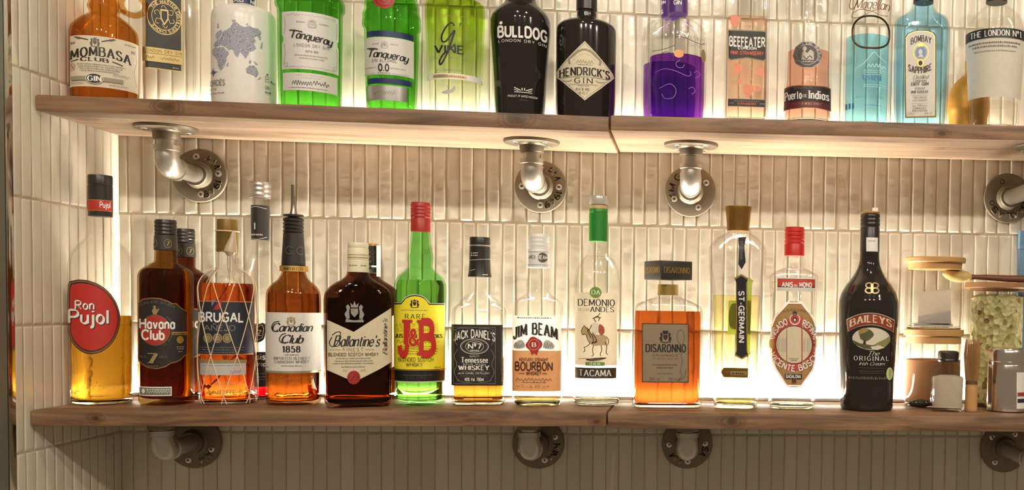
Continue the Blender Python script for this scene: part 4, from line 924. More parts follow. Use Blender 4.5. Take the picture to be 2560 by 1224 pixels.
# ---- bourbon, white cap
b = B('bourbon_bottle', 'clear bourbon bottle with white cap and a pale label fading to peach', 'bottle', 1343.5, [(668, 28, 2, 1), (685, 29, 2, 1), (700, 31, 2, 1), (716, 31.5, 2, 1), (719, 28.5, 2, 1), (723, 29, 2, 1), (733, 32, 2, 1), (742, 42, 2.2, 1), (748, 52, 2.5, 1), (754, 58, 3, .95), (762, 61, 3.4, .9), (775, 62.5, 3.6, .9), (985, 62, 3.6, .9), (1000, 60, 3.6, .9), (1015, 53, 3.6, .9)], 1016, None, False, -.03, 72)
b.shell(G_CLEAR, wall=4, base=14, level=930, liq=tglass('pale_bourbon', (255, 244, 206)), punt=3)
o, P = b.lid('cap', pm('white_cap', (232, 230, 226), .35), [(669, 27.2), (640, 26.8), (624, 26.5), (622, 25.8), (620, 26.5)]+threads(588, 618, 26.5, 3, .8)[::-1]+[(585, 25.5)])
a = Art(); a.text(GREY, 'JAMES B.', 1322, 1340, 646, 8, 'bold'); a.ell(pm('cap_grey_ink', (96, 84, 72), .5), 1357, 643, 12, 12); a.text(WHITE, 'BEAM', 1345, 1370, 647, 9, 'bold'); a.line(GREY, [(1318, 661), (1372, 661)], .8); a.line(GREY, [(1318, 629), (1372, 629)], .8); b.decal('cap_print', a, P)
a = Art(); LT = pm('bourbon_label_white', (226, 220, 214), .5, 0, .3, 0, .3); PE = pm('bourbon_label_peach', (244, 190, 140), .5, 0, .3, 0, .35)
BRN = pm('print_brown', (86, 44, 26), .5)
a.poly(LT, [(1281, 796), (1288, 789), (1396, 789), (1403, 796), (1403, 978), (1281, 978)]); a.poly(PE, [(1281, 876), (1403, 876), (1403, 978), (1281, 978)]); a.tiny(GREY, 1296, 1380, 796, 4); CB = pm('print_black', (38, 34, 32), .5)
a.text(GREY, 'JIM BEAM', 1288, 1394, 836, 27, 'serifb', 13); a.text(CB, 'JIM BEAM', 1287, 1392, 834.5, 27, 'serifb', 13)
for sg in (-1, 1):
    a.poly(LGY, _spl([(1337+sg*22, 868), (1337+sg*26, 852), (1337+sg*36, 850), (1337+sg*50, 862), (1337+sg*44, 872)], True)); a.scrawl(CG, min(1337+sg*24, 1337+sg*46), max(1337+sg*24, 1337+sg*46), 868, 14, .8, 4)
a.poly(RED, [(1326, 872), (1332, 888), (1337, 882), (1344, 888), (1349, 872)]); a.poly(RED, [(1337+(19+1.6*math.cos(q*1.1))*math.cos(q*PI/12), 861+(19+1.6*math.cos(q*1.1))*math.sin(q*PI/12)) for q in range(24)]); a.ring(LT, 1337, 861, 13, 13, .9); a.text(WHITE, 'B', 1333, 1341, 866, 10, 'serifb')
a.text(BRN, 'KENTUCKY STRAIGHT', 1302, 1371, 901.5, 7, 'bold'); a.text(BRN, 'BOURBON', 1292.5, 1381, 925, 20, 'bold'); a.text(BRN, 'WHISKEY', 1318, 1355, 936.5, 8.5, 'bold'); a.tiny(BRN, 1300, 1314, 934, 3); a.tiny(BRN, 1358, 1371, 934, 3)
a.scrawl(BRN, 1294, 1380, 951, 9, 1, 10); a.tiny(BRN, 1308, 1366, 956, 2); a.text(BRN, '70 cl alc. 40% vol', 1306, 1364, 968.5, 7, 'light'); a.line(BRN, [(1297, 965), (1303, 965)], 1); a.line(BRN, [(1367, 965), (1374, 965)], 1)
b.decal('label', a)

# ---- pisco
b = B('pisco_bottle', 'slim clear bottle with green neck sleeve and a cream label of a horse rider', 'bottle', 1491.5, [(512, 22), (560, 22.5), (602, 22.5), (624, 25), (640, 33), (650, 42), (659, 47), (672, 53), (686, 56.5), (705, 59), (740, 59.5), (985, 59), (1004, 58), (1014, 52)], 1015.5)
b.shell(G_CLEAR, wall=4, base=16, level=640, liq=tglass('clear_spirit', (254, 254, 252)), punt=3)
GRN = pm('green_sleeve', (34, 128, 38), .4); o, P = b.lid('neck_sleeve', GRN, [(603, 23.4), (560, 23.4), (535, 23.4), (534, 22.6), (532, 22.6), (531, 23.4), (524, 23), (522, 22.4)])
o, P2 = b.lid('cork', pm('pale_cork', (214, 180, 120), .5), [(523, 21), (513, 21)]); o, P2 = b.lid('cap', pm('clear_stopper', (196, 186, 176), .2, .2, .6), [(512, 23.5), (511, 24), (493, 23.5), (490, 22.5)])
a = Art(); TAN = pm('tan_paper', (218, 206, 180), .6, 0, .3, 0, .15); LGN = pm('leaf_green', (110, 150, 60), .5)
a.rect(TAN, 1438.5, 731, 1541.5, 913); a.text(INK, 'DEMONIO', 1447, 1535, 764, 16, 'serif'); a.text(DG, 'DE LOS', 1448, 1474, 777, 6, 'serif'); a.text(INK, 'ANDES', 1477, 1533, 779, 12.5, 'serif')
sk = lambda pts: [(1488+(x)*1., 840+y) for x, y in pts]
HB2 = pm('horse_tan', (196, 168, 126), .6)
a.poly(HB2, _spl(sk([(-34, -12), (-24, -24), (-14, -18), (-8, -6), (10, -4), (22, -4), (28, 8), (26, 22), (14, 22), (0, 24), (-10, 20), (-16, 8), (-22, -4), (-30, -2)]), True))
for L in ([(-34, -10), (-30, -20), (-26, -26), (-24, -22), (-16, -16), (-9, -4)], [(-33, -6), (-28, -4), (-22, -4), (-18, 8), (-12, 18)], [(-12, 18), (-20, 26), (-26, 28), (-24, 36), (-28, 40)], [(-4, 22), (-6, 36), (-4, 46), (-8, 50)], [(14, 22), (16, 34), (12, 44), (14, 50)], [(24, 14), (28, 26), (26, 40), (30, 46)], [(26, 0), (32, 10), (30, 22)], [(-8, -6), (-4, 10), (-8, 18), (2, 12)], [(-18, -14), (-12, -2), (-10, 4)]): a.line(M1, sk(L), 1.7, smooth=True)
a.poly(pm('tunic_white', (232, 222, 200), .6), _spl(sk([(-10, -30), (4, -34), (12, -24), (8, -10), (-4, -8), (-8, -18)]), True)); a.poly(pm('cape_red', (176, 84, 62), .6), _spl(sk([(10, -30), (20, -24), (22, -10), (14, -4), (8, -12)]), True))
for L in ([(-8, -28), (-12, -18), (-18, -14)], [(2, -36), (-2, -44), (4, -50), (10, -46), (8, -38)], [(-6, -44), (4, -48), (14, -46)], [(6, -50), (12, -58)], [(-6, -10), (0, 2), (4, 12), (-2, 16)]): a.line(M1, sk(L), 1.8, smooth=True)
a.poly(M1, _spl(sk([(-22, 58), (0, 54), (26, 53), (20, 57), (4, 60), (-10, 62)]), True)); a.line(M1, sk([(-38, 57), (-20, 56), (0, 57)]), 1, smooth=True)
a.text(GREY, 'PISCO', 1475, 1500, 902.5, 6.5, 'sans'); a.rect(LGN, 1466, 904.5, 1510, 914); a.text(WHITE, 'ITALIA', 1476, 1500, 912.5, 6.5, 'serif')
a.ell(LGN, 1489.5, 730.5, 13.5, 13.5); a.text(WHITE, 'DA', 1481, 1499, 735.5, 10, 'serif'); b.decal('label', a)
a = Art(); BK2 = pm('band_brown_black', (58, 52, 42), .5); a.rect(BK2, 1438.5, 919, 1540, 946); a.text(WHITE, 'TACAMA', 1449, 1526, 939.5, 15, 'serif'); a.tiny(GREY, 1458, 1520, 944, 1.6); b.decal('lower_band', a)

# ---- square amaretto
b = B('liqueur_bottle', 'square glass bottle of amber liqueur with a grey-brown label and square black cap', 'bottle', 1666, [(700, 21, 2, 1), (709, 22, 2, 1), (714, 24.5, 2, 1), (730, 25, 2, 1), (737, 28, 2.2, 1), (743, 34, 2.6, 1), (749, 50, 3.4, 1), (754, 62, 4.2, 1), (760, 74, 5, 1), (766, 81, 6, 1), (775, 85, 7, 1), (800, 86, 7, 1), (960, 86, 7, 1), (1000, 85.5, 7, 1), (1013, 84, 7, 1), (1019, 80, 7, 1)], 1019.5, None, False, 0.02, 80)
b.shell(G_WAVY, wall=5, base=10, level=777, liq=liquid('amaretto', (238, 174, 116), .25), punt=3)
o, P = b.lid('neck_foil', pm('dull_brass_foil', (160, 134, 74), .4, .6), [(737, 26), (728, 25.8), (711, 25.5)])
mb = MB(); zt, zb = b.zof(653), b.zof(699.5); w = .0265; cm = Matrix.Rotation(math.radians(28), 4, 'Z'); mb.box(-w, -w, zb, w, w, zt, .0016, 0, cm); cap = mb.build('cap', pm('cap_black_brown', (44, 40, 36), .4), b.root)
for face, words in ((0, (-.021, .021)), (1, (-.021, .021))):
    q = text_quads('DISARONNO', -.0215, .0215, 0, .0085, 'serif'); Mf = cm @ Matrix.Rotation(math.radians(-90*face), 4, 'Z'); m2 = MB(); zc = .5*(zt+zb)-.004
    for k in q: m2.add([Mf @ Vector((x, -w-.0003, zc-y)) for x, y in k], [(0, 1, 2, 3)])
    m2.build('cap_lettering', [pm('dull_brass_foil', (160, 134, 74), .4, .6)], b.root, smooth=False)
a = Art(); GB = pm('grey_brown_label', (142, 124, 102), .55); DK = pm('label_dark_edge', (86, 58, 34), .5); a.rect(DK, 1604.5, 808, 1719, 955.5); a.rect(GB, 1607, 810.5, 1716.5, 953); a.crest(CB, 1662, 840, 16); a.rect(CB, 1655, 826, 1669, 832)
a.text(INK, 'DISARONNO', 1615, 1711, 879, 18.5, 'serifb'); a.text(CG, 'ORIGINALE', 1631, 1692, 890, 5, 'wide'); a.text(CG, 'SINCE 1525', 1641, 1681, 897.5, 3.6, 'light'); a.line(CG, [(1631, 895.5), (1638, 895.5)], .8); a.line(CG, [(1684, 895.5), (1692, 895.5)], .8)
a.tiny(CG, 1631, 1692, 912, 2.8); a.tiny(CG, 1640, 1681, 919, 2.8); a.tiny(GREY, 1641, 1680, 933, 2.4); a.text(CG, '28% vol', 1623, 1648, 949.5, 7, 'light'); a.text(CG, '700 ml e', 1669, 1697, 949.5, 7, 'light')
a.line(CG, [(1700, 862), (1692, 850), (1691, 832), (1698, 823), (1706, 828), (1708, 845), (1703, 862), (1701, 885), (1703, 905), (1698, 925), (1702, 938), (1692, 950), (1708, 940), (1712, 920)], .9, smooth=True); b.decal('label', a)

# ---- fluted elderflower liqueur
b = B('liqueur_bottle', 'tall fluted clear bottle with bronze cap and a vertical black label', 'bottle', 1838.5, [(578, 27, 2, 1), (584, 34, 2, 1), (592, 47, 2, 1), (602, 58, 2.2, 1), (612, 66, 2.5, 1), (620, 69, 3, 1), (630, 70, 3.5, 1), (660, 69, 4, 1), (746, 62, 4.5, 1), (850, 58, 4.5, 1), (960, 55, 4.5, 1), (1005, 53, 4.5, 1), (1020, 51, 4.5, 1)], 1023, None, False, -.1, 72)
b.shell(G_CUT, wall=5, base=16, level=738, liq=tglass('elderflower_liqueur', (254, 250, 214)), punt=3)
BRZ = pm('bronze_cap', (140, 104, 48), .36, .7)
mb = MB(); rows = [(577, 27.5), (560, 28.5), (535, 31), (520, 33), (518, 33), (516, 32)]; vs = []
Pc = b.prof(rows); seg = 64
for z, aa in zip(Pc.z, Pc.a):
    for i in range(seg):
        t = 2*PI*i/seg; fl = 1-.03*(abs(math.sin(t*4.5)) < .35)*(z < b.zof(528)); vs.append((aa*fl*math.cos(t), aa*fl*math.sin(t), z))
fs = [(j*seg+i, j*seg+(i+1) % seg, (j+1)*seg+(i+1) % seg, (j+1)*seg+i) for j in range(len(rows)-1) for i in range(seg)]+[tuple(range(seg-1, -1, -1)), tuple(range((len(rows)-1)*seg, len(rows)*seg))]
mb.add(vs, fs); mb.build('cap', BRZ, b.root, sharp=25)
a = Art(); NB = pm('blue_black_ink', (32, 33, 38), .45); rb = lambda x0, x1, y0, y1, tip: [(x0-4, y0+tip), (.5*(x0+x1), y0), (x1+4, y0+tip), (x1, y0+tip*1.8), (x1, y1-tip*1.8), (x1+4, y1-tip), (.5*(x0+x1), y1), (x0-4, y1-tip), (x0, y1-tip*1.8), (x0, y0+tip*1.8)]
a.poly(GOLD, rb(1846, 1874, 685, 898, 10)); a.poly(NB, rb(1848.5, 1871.5, 689, 894, 10)); a.vtext(WHITE, 'ST-GERMAIN', 1853.5, 728, 854, 12.5, 'bold'); b.decal('label', a)
a = Art(); a.poly(NB, [(1851, 592), (1870, 590), (1868, 620), (1871, 655), (1861, 673), (1853, 660), (1855, 620)], vs=6); a.vtext(GREY, 'ST-GERMAIN', 1857, 602, 648, 6, 'sans'); b.decal('neck_ribbon', a)
a = Art(); OLB = pm('olive_back_label', (120, 128, 52), .5, 0, .3, 0, .3)
a.poly(BRZ, [(1808, 930), (1815, 919), (1875, 919), (1875, 943), (1815, 943)]); a.rect(DG, 1832, 927, 1872, 937); a.tiny(BRN, 1835, 1868, 935, 5); a.tiny(DG, 1818, 1830, 930, 2); b.decal('lower_label', a)
# labels on the back of the bottle, read through the glass
a = Art(); a.poly(OLB, rb(1806, 1821, 690, 895, 8)); a.poly(OLB, rb(1838, 1848, 740, 895, 8)); a.rect(OLB, 1806, 750, 1874, 838); a.poly(NB, _spl([(1814, 770), (1822, 762), (1842, 760), (1866, 760), (1872, 790), (1866, 822), (1840, 824), (1820, 822), (1814, 812)], True))
bk = b.decal('back_label', a); bk.rotation_euler = (0, 0, PI); bk.scale = (.86, .86, 1)

# ---- aniseed
b = B('anise_bottle', 'cut-glass clear anise bottle with red cap, red strip and long gold and red label', 'bottle', 1979, [(639, 25, 2, 1), (648, 26, 2, 1), (655, 28, 2, 1), (660, 28.5, 2, 1), (664, 26.5, 2, 1), (669, 28, 2, 1), (675, 38, 2.2, 1), (680, 48, 2.6, 1), (685, 56, 3, 1), (691, 60, 3, 1), (720, 60, 3, 1), (722, 58, 3, 1), (900, 56.5, 3, 1), (990, 57.5, 3, 1), (1010, 58, 3, 1), (1021, 54, 3, 1)], 1024, None, False, 0, 72)
b.shell(G_CUT, wall=5, base=13, level=705, liq=tglass('clear_spirit', (254, 254, 252)), punt=3)
o, P = b.lid('cap', pm('bright_red_cap', (196, 36, 30), .4), [(639, 25), (612, 25), (610, 24)]+threads(572, 609, 25, 4, 1.5)[::-1]+[(568, 23.5)])
a = Art(); a.rect(WHITE, 1943, 694, 2038, 727); a.rect(INK, 1945, 696.5, 2036, 724.5); a.rect(pm('strip_red', (200, 66, 54), .5), 1946, 697.5, 2035, 723.5); a.text(WHITE, 'ANIS', 1956, 1982, 716.5, 11, 'heavy'); a.text(WHITE, 'DEL', 1985, 1995, 716.5, 5.5, 'bold'); a.text(WHITE, 'MONO', 1999, 2028, 716.5, 11, 'heavy'); b.decal('neck_label', a)
a = Art(); oc = lambda f: [(1985+x*f, 860+y*f) for x, y in [(-14, -101), (18, -101), (44, -66), (54, -40), (54, 30), (44, 62), (17, 101), (-17, 101), (-42, 62), (-54, 30), (-54, -40), (-44, -66)]]
GT = pm('gold_tan_ink', (172, 134, 84), .5); AR = pm('anise_red', (186, 70, 54), .5); a.poly(PAPER, oc(1.07)); a.poly(AR, oc(1.)); a.poly(GT, oc(.985)); a.ell(AR, 1985, 861, 53, 66); a.ell(CREAM, 1985, 861, 44, 47); a.ring(M1, 1985, 861, 44, 47, 1.6)
a.ell(PAPER, 1987, 798, 13, 14); a.ell(AR, 1987, 797, 10.5, 11.5); a.ell(M1, 1987, 798, 5, 6); a.ell(WHITE, 1987, 799, 2.5, 3.5); a.crest(M1, 1987, 781, 6); a.arctext(M1, 'DESTILACION ESPECIAL', 1986, 852, 76, -34, 32, 5, 'light')
a.arctext(WHITE, 'ANISADO', 1985, 861, 48, -82, -19, 12.5, 'bold', ry=54); a.arctext(WHITE, 'REFINADO', 1985, 861, 48, 24, 88, 12.5, 'bold', ry=54); a.arctext(WHITE, 'VICENTE BOSCH', 1985, 861, 62, 248, 112, 13, 'bold', True, ry=66)
a.ell(GT, 1932, 860, 7, 12); a.ell(GT, 2038, 858, 5, 12); a.rect(INK, 1963, 934, 2004, 946); a.text(WHITE, 'BADALONA', 1966, 2001, 944, 8, 'bold'); a.crest(M1, 1985, 951, 6)
a.tiny(GREY, 1973, 1997, 896, 2); a.tiny(GREY, 1977, 1993, 900.5, 2); a.tiny(GREY, 1975, 1995, 755, 3); a.tiny(GREY, 1976, 1993, 967, 3)
for q in (1948, 1957, 1964, 2010, 2018): a.line(LGY, [(q, 876), (q, 850), (q+2, 842)], 2.2)
b.decal('label', a)

# ---- black cream liqueur
b = B('cream_liqueur_bottle', 'glossy black cream liqueur bottle with red banner label, left of the stacked jars', 'bottle', 2166, [(628, 24), (645, 24.5), (657, 26), (670, 30), (686, 38), (700, 48), (712, 57), (722, 63), (731, 68), (742, 71.5), (754, 74.5), (770, 75), (800, 74.5), (826, 73), (900, 69.5), (959, 66.5), (985, 66.5), (1010, 66), (1020, 63.5), (1027, 58)], 1027.5, None, False, 0)
BAI = pm('black_glossy_glass', (36, 33, 30), .08, 0, .6); b.solid(BAI)
o, P = b.lid('cap', BLACKP, [(628.5, 24.3), (627, 24.3), (570, 24), (567, 22.6)]+threads(536, 566, 24.3, 3, 1.3)[::-1]+[(534, 23.5)]); o, P2 = b.lid('cap_disc', GOLD, [(534.5, 23.5), (531, 24), (529.5, 23)])
a = Art(); a.rect(WHITE, 2166, 593, 2194, 628, vs=9); a.tiny(GREY, 2170, 2191, 603, 2.5); b.decal('tax_tag', a, P)
xx = b.px(11); MB().box(xx-b.px(7), -b.px(6), b.zof(531), xx+b.px(8), b.px(4), b.zof(519), .0012).build('paper_tab', WHITE, b.root)
a = Art(); BR = pm('banner_red', (150, 58, 36), .5)
def arch(x0, x1, yc, rise, th):
    t = [(x0+(x1-x0)*i/16, yc+rise*((i/8-1)**2)) for i in range(17)]
    return t+[(x*.94+.06*.5*(x0+x1), y+th) for x, y in t[::-1]]
a.poly(pm('banner_pink', (206, 160, 132), .5), arch(2117, 2236, 781, 18, 31), vs=8); a.poly(M1, arch(2119, 2234, 783, 18, 27), vs=8); a.poly(BR, arch(2121, 2232, 785, 18, 23), vs=8); a.text(CREAM, 'BAILEYS', 2128, 2226, 804, 17, 'serifb', 13)
SKY = pm('picture_cream', (214, 206, 184), .6); a.ell(SKY, 2178, 846, 46, 28); F1 = pm('picture_olive', (138, 134, 84), .6); F2 = pm('picture_green', (84, 86, 56), .6); F3 = pm('picture_ochre', (160, 132, 76), .6)
a.poly(F1, [(2180, 864), (2192, 856), (2212, 846), (2223, 838), (2224, 852), (2216, 862), (2200, 870)]); a.poly(F2, [(2132, 850), (2150, 858), (2178, 862), (2200, 864), (2186, 873), (2160, 871), (2140, 862)]); a.poly(SKY, [(2176, 866), (2196, 862), (2210, 868), (2192, 874), (2180, 872)])
a.poly(F2, _spl([(2150, 838), (2154, 826), (2166, 820), (2178, 826), (2184, 836), (2176, 846), (2166, 852), (2154, 848)], True)); a.poly(F3, _spl([(2148, 836), (2150, 824), (2162, 819), (2172, 823), (2164, 830), (2154, 834)], True)); a.poly(M1, [(2160, 850), (2164, 850), (2165, 860), (2158, 860)])
a.text(SKY, 'The', 2168, 2195, 888, 11, 'script'); a.text(WHITE, 'ORIGINAL', 2137, 2219, 900.5, 10.5, 'wideserif'); a.text(SKY, 'Irish Cream', 2149, 2208, 912.5, 8.5, 'script'); a.line(COPPER, [(2148, 919), (2208, 919)], .8); a.tiny(CG, 2148, 2208, 928, 2.4); a.line(COPPER, [(2148, 932), (2208, 932)], .8); a.tiny(CG, 2124, 2214, 948, 8)
b.decal('label', a)
a = Art(); YG = pm('sticker_green', (206, 214, 150), .5); a.ell(YG, 2223, 934, 8.5, 16); a.vtext(F2, 'IRISH', 2221, 924, 944, 5, 'sans'); b.decal('sticker', a)
a = Art(); PG = pm('pale_gold_foil', (214, 188, 140), .3, .6)
for sg in (-1, 1):
    a.line(PG, [(2180+sg*1.5, 708), (2180+sg*1.5, 732)], 3.4); a.line(PG, [(2180+sg*2, 707.5), (2180+sg*9, 706.5), (2180+sg*15, 711), (2180+sg*12, 718), (2180+sg*2, 719.5)], 3.2, smooth=True); a.line(PG, [(2180+sg*2, 719.5), (2180+sg*13, 720.5), (2180+sg*16, 727), (2180+sg*10, 732), (2180+sg*2, 731.5)], 3.2, smooth=True)
b.decal('emblem', a)
# ================================================================== upper shelf
YU = -.108
# ---- amber jug
b = B('gin_jug', 'amber glass jug bottle with a small ring handle and a cream label', 'bottle', 262.5, [(-60, 24), (-30, 26), (0, 37), (12, 41), (17, 43), (22, 43), (27, 40), (35, 38), (42, 46), (53, 63), (66, 77), (77, 85), (95, 87.5), (120, 88), (225, 87.5), (248, 86), (262, 80)], None, YU, True)
b.shell(G_AMBER, wall=4.5, base=14, level=150, liq=liquid('amber_gin', (255, 240, 212)), punt=5)
b.lid('cap', BLACKP, [(-55, 25), (-85, 25)])
z0 = b.zof(2); cxp = b.px(58); mb = MB(); mb.tube([(cxp+b.px(24.5)*math.cos(t), 0, z0+b.px(24.5)*math.sin(t)) for t in [2*PI*i/40 for i in range(40)]], b.px(6.8), seg=14, closed=True)
mb.tube([(cxp-b.px(18), 0, z0-b.px(16)), (b.px(36), 0, z0-b.px(24))], b.px(6), seg=12); mb.build('handle', G_AMBER, b.root)
a = Art(); LCR = pm('jug_label_cream', (222, 212, 190), .6, 0, .3, 0, .1); X0 = 262.; a.rect(LCR, 177, 92, 347, 219)
a.text(INK, 'MOMBASA', 180, 325, 142, 22, 'serifb', 9); a.text(INK, 'CLUB', 204, 270, 155, 9, 'serifb', 1); a.line(INK, [(180, 156), (198, 152)], 2.4); a.line(INK, [(280, 152), (306, 158)], 2.4)
a.crest(CG, 238, 106, 13); 
for sg in (-1, 1): a.line(INK, [(238+sg*16, 104+sg*1), (238+sg*36, 99), (238+sg*46, 95)], 2, smooth=True); a.poly(CG, [(238+sg*34, 97), (238+sg*52, 95), (238+sg*38, 102)])
a.tiny(GREY, 180, 192, 112, 5); a.tiny(GREY, 310, 338, 104, 4); a.ring(pm('rust_ink', (150, 70, 44), .5), 184, 170, 7, 9, .8); a.text(pm('rust_ink', (150, 70, 44), .5), '5', 182, 187, 174, 9, 'serif')
for q in (164, 169.5, 175, 180.5): a.tiny(GREY, 196+(q-164)*.6, 312-(q-164)*1.2, q, 2.2)
a.scrawl(GREY, 282, 322, 187, 8, .8, 6); a.rect(pm('grey_tan', (150, 142, 120), .6), 182, 194, 306, 204); a.tiny(GREY, 184, 214, 212, 2); a.tiny(GREY, 272, 318, 212, 2); a.ell(LCR, 238, 199, 21, 13); a.ell(INK, 238, 199, 19, 11.5); a.text(WHITE, 'GIN', 223, 253, 205, 12, 'serifb')
a.line(GREY, [(333, 110), (337, 140), (331, 170), (338, 206)], .9, smooth=True); a.crest(CG, 328, 118, 5); b.decal('label', a)

# ---- clear square bottle with black front panel
b = B('gin_bottle', 'clear square gin bottle with a tall black panel and round gold emblem', 'bottle', 424, [(-70, 30, 2, 1), (-40, 34, 2, 1), (-30, 60, 5, .8), (-22, 64, 7, .62), (0, 66, 7, .62), (200, 66, 7, .62), (248, 65, 7, .62), (262, 62, 7, .62)], None, -.043, True, .05, 72)
b.shell(G_CLEAR, wall=4, base=14, punt=3); b.lid('cap', BLACKP, [(-68, 32), (-100, 32)])
a = Art(); BG = pm('panel_black', (40, 38, 32), .5); PGD = pm('panel_gold', (176, 154, 100), .4, .5); a.rect(PGD, 362, -40, 453.5, 176); a.rect(BG, 364.5, -40, 451, 174); a.ell(PGD, 409, 44, 43, 45); a.ell(BG, 409, 44, 41, 43); a.ring(PGD, 409, 44, 31, 33, 1.2)
a.arctext(PGD, "THE MASTER DISTILLER'S CHOICE", 409, 44, 32.5, -60, 235, 7, 'bold', ry=34)
# leaf scrolls round a plain shield
for q in range(6):
    t = q*PI/3+.4; a.line(PGD, [(409+12*math.cos(t), 44+12*math.sin(t)), (409+20*math.cos(t+.35), 44+21*math.sin(t+.35)), (409+27*math.cos(t), 44+28*math.sin(t)), (409+22*math.cos(t-.25), 44+23*math.sin(t-.25))], 1.4, smooth=True)
a.poly(PGD, [(399, 26), (419, 26), (419, 50), (409, 66), (399, 50)]); a.poly(BG, [(402, 30), (416, 30), (416, 48), (409, 60), (402, 48)])
a.rect(PGD, 358.5, 124, 455.5, 159); a.text(BG, 'LONDON DRY GIN', 361, 452, 135.5, 7.5, 'wide'); a.line(BG, [(360, 139), (454, 139)], .8); a.scrawl(BG, 366, 384, 152, 7, .8, 3); a.scrawl(BG, 398, 446, 151, 6, .8, 7); a.tiny(PGD, 430, 446, 170, 2.5); b.decal('label', a)

# ---- white map bottle
b = B('gin_bottle', 'matte white gin bottle printed with a grey-blue world map and blue neck collar', 'bottle', 611, [(-60, 25), (-10, 25.5), (13, 25.5), (17, 34), (21, 50), (26, 66), (32, 75), (40, 80), (60, 82.5), (230, 82.5), (262, 82), (274, 78)], None, YU, True)
NW = pm('white_ceramic', (226, 221, 214), .28, 0, .5); b.solid(NW); BLU = pm('collar_blue', (34, 48, 96), .45); o, P = b.lid('neck_collar', BLU, [(13, 27), (-30, 26.5)])
a = Art(); a.text(WHITE, 'NORDÉS', 578, 608, 5, 9, 'bold'); a.text(WHITE, 'NO', 626, 640, 6, 9, 'bold'); b.decal('collar_print', a, P)
a = Art(); a.dx = 4; MAPC = pm('map_blue_grey', (158, 160, 174), .6); MD = pm('map_dark', (84, 88, 112), .6)
land = [
 [(541, 86), (548, 80), (552, 78), (556, 80), (554, 90), (549, 97), (545, 100), (541, 96)],                      # north-west
 [(536, 112), (541, 104), (550, 100), (557, 92), (556, 84), (562, 80), (570, 76), (578, 70), (583, 60), (592, 57), (600, 64), (612, 68), (622, 62), (632, 66), (645, 66), (653, 72), (650, 80), (652, 92), (648, 94), (643, 84), (636, 88), (638, 100), (634, 106), (640, 116), (632, 124), (622, 128), (619, 136), (614, 146), (608, 138), (600, 130), (594, 145), (587, 138), (584, 128), (578, 124), (573, 128), (566, 120), (560, 116), (552, 114), (545, 117), (538, 118)],
 [(533, 124), (540, 120), (552, 121), (560, 120), (566, 128), (574, 136), (568, 144), (566, 156), (560, 170), (553, 179), (548, 170), (545, 154), (540, 142), (533, 136)],
 [(568, 162), (573, 158), (571, 168), (567, 168)], [(614, 172), (622, 163), (634, 160), (642, 168), (646, 178), (640, 188), (630, 184), (618, 182)], [(646, 190), (652, 184), (648, 193), (643, 195)],
 [(622, 150), (628, 148), (627, 156), (622, 157)], [(633, 149), (640, 152), (645, 158), (638, 157)], [(545, 62), (548, 60), (549, 70), (545, 73)], [(580, 52), (590, 52), (588, 58), (582, 57)], [(614, 60), (620, 57), (618, 62)], [(652, 100), (656, 96), (655, 112), (650, 116)]]
for L in land: a.poly(MAPC, L, 0 if L is not land[0] else 1)
rr = random.Random(4); qs = []
for i in range(430):
    x, y = rr.uniform(535, 653), rr.uniform(58, 190)
    for L in land:
        ins = False
        for p, q in zip(L, L[1:]+L[:1]):
            if (p[1] > y) != (q[1] > y) and x < (q[0]-p[0])*(y-p[1])/(q[1]-p[1])+p[0]: ins = not ins
        if ins:
            an = rr.uniform(0, PI); dx, dy = 2.4*math.cos(an), 2.4*math.sin(an); qs.append(((x-dx-.4, y-dy), (x-dx+.4, y-dy+.5), (x+dx+.4, y+dy), (x+dx-.4, y+dy-.5))); break
a.quads(MD, qs); a.quads(NW, [[(x+3, y+2) for x, y in q] for q in qs[::3]])
for q in range(8):
    t = q*PI/4; r = 12 if q % 2 == 0 else 7; a.poly(MD, [(536+r*math.cos(t), 181+r*math.sin(t)), (536+2*math.cos(t+.9), 181+2*math.sin(t+.9)), (536+2*math.cos(t-.9), 181+2*math.sin(t-.9))])
DB = pm('print_grey_blue', (82, 82, 94), .5); a.text(DB, 'ORDÉS', 529, 564, 215, 13, 'sans'); a.text(DB, 'GIN', 529, 543, 226, 5, 'wide'); a.tiny(DB, 529, 563, 235, 2)
a.text(DB, 'GIN', 661, 672, 214, 9, 'sans'); a.tiny(DB, 661, 677, 224, 4); a.rect(DB, 664, 175, 668, 179); a.box(DB, 661, 182, 669, 196, .8); a.tiny(DB, 663, 667, 190, 3); a.rect(DB, 673, 191, 677, 196); a.tiny(DB, 678, 686, 198, 5); b.decal('print', a)

# ---- green gin, wide
b = B('gin_bottle', 'tall bright green gin bottle with one large white label and ridged shoulder', 'bottle', 776, [(-70, 30), (-40, 32), (-10, 80), (0, 86), (6, 88), (14, 88.5), (22, 88), (28, 84), (34, 82.5), (60, 82), (200, 80), (266, 79), (280, 75)], None, YU, True)
GG = tglass('vivid_green_glass', (194, 234, 174), .15); b.shell(GG, wall=5, base=20, level=8, liq=tglass('clear_spirit', (254, 254, 252)), punt=4); b.lid('cap', GRN, [(-68, 32), (-110, 32)])
SG = pm('label_silver_white', (214, 210, 204), .5, .1); SGI = pm('label_silver_ink', (168, 164, 158), .45, .3)
a = Art(); a.poly(SG, [(707, 31), (846, 31), (846, 88), (843, 93), (843, 103), (846, 108), (846, 174), (707, 174), (707, 108), (710, 103), (710, 93), (707, 88)])
for y in (38, 167): a.scrawl(SGI, 716, 838, y+3, 5, 1, 16)
for x in (713, 840): a.line(SGI, [(x, 44), (x+2, 66), (x-1, 86)], 1.2, smooth=True); a.line(SGI, [(x, 110), (x+2, 136), (x-1, 160)], 1.2, smooth=True)
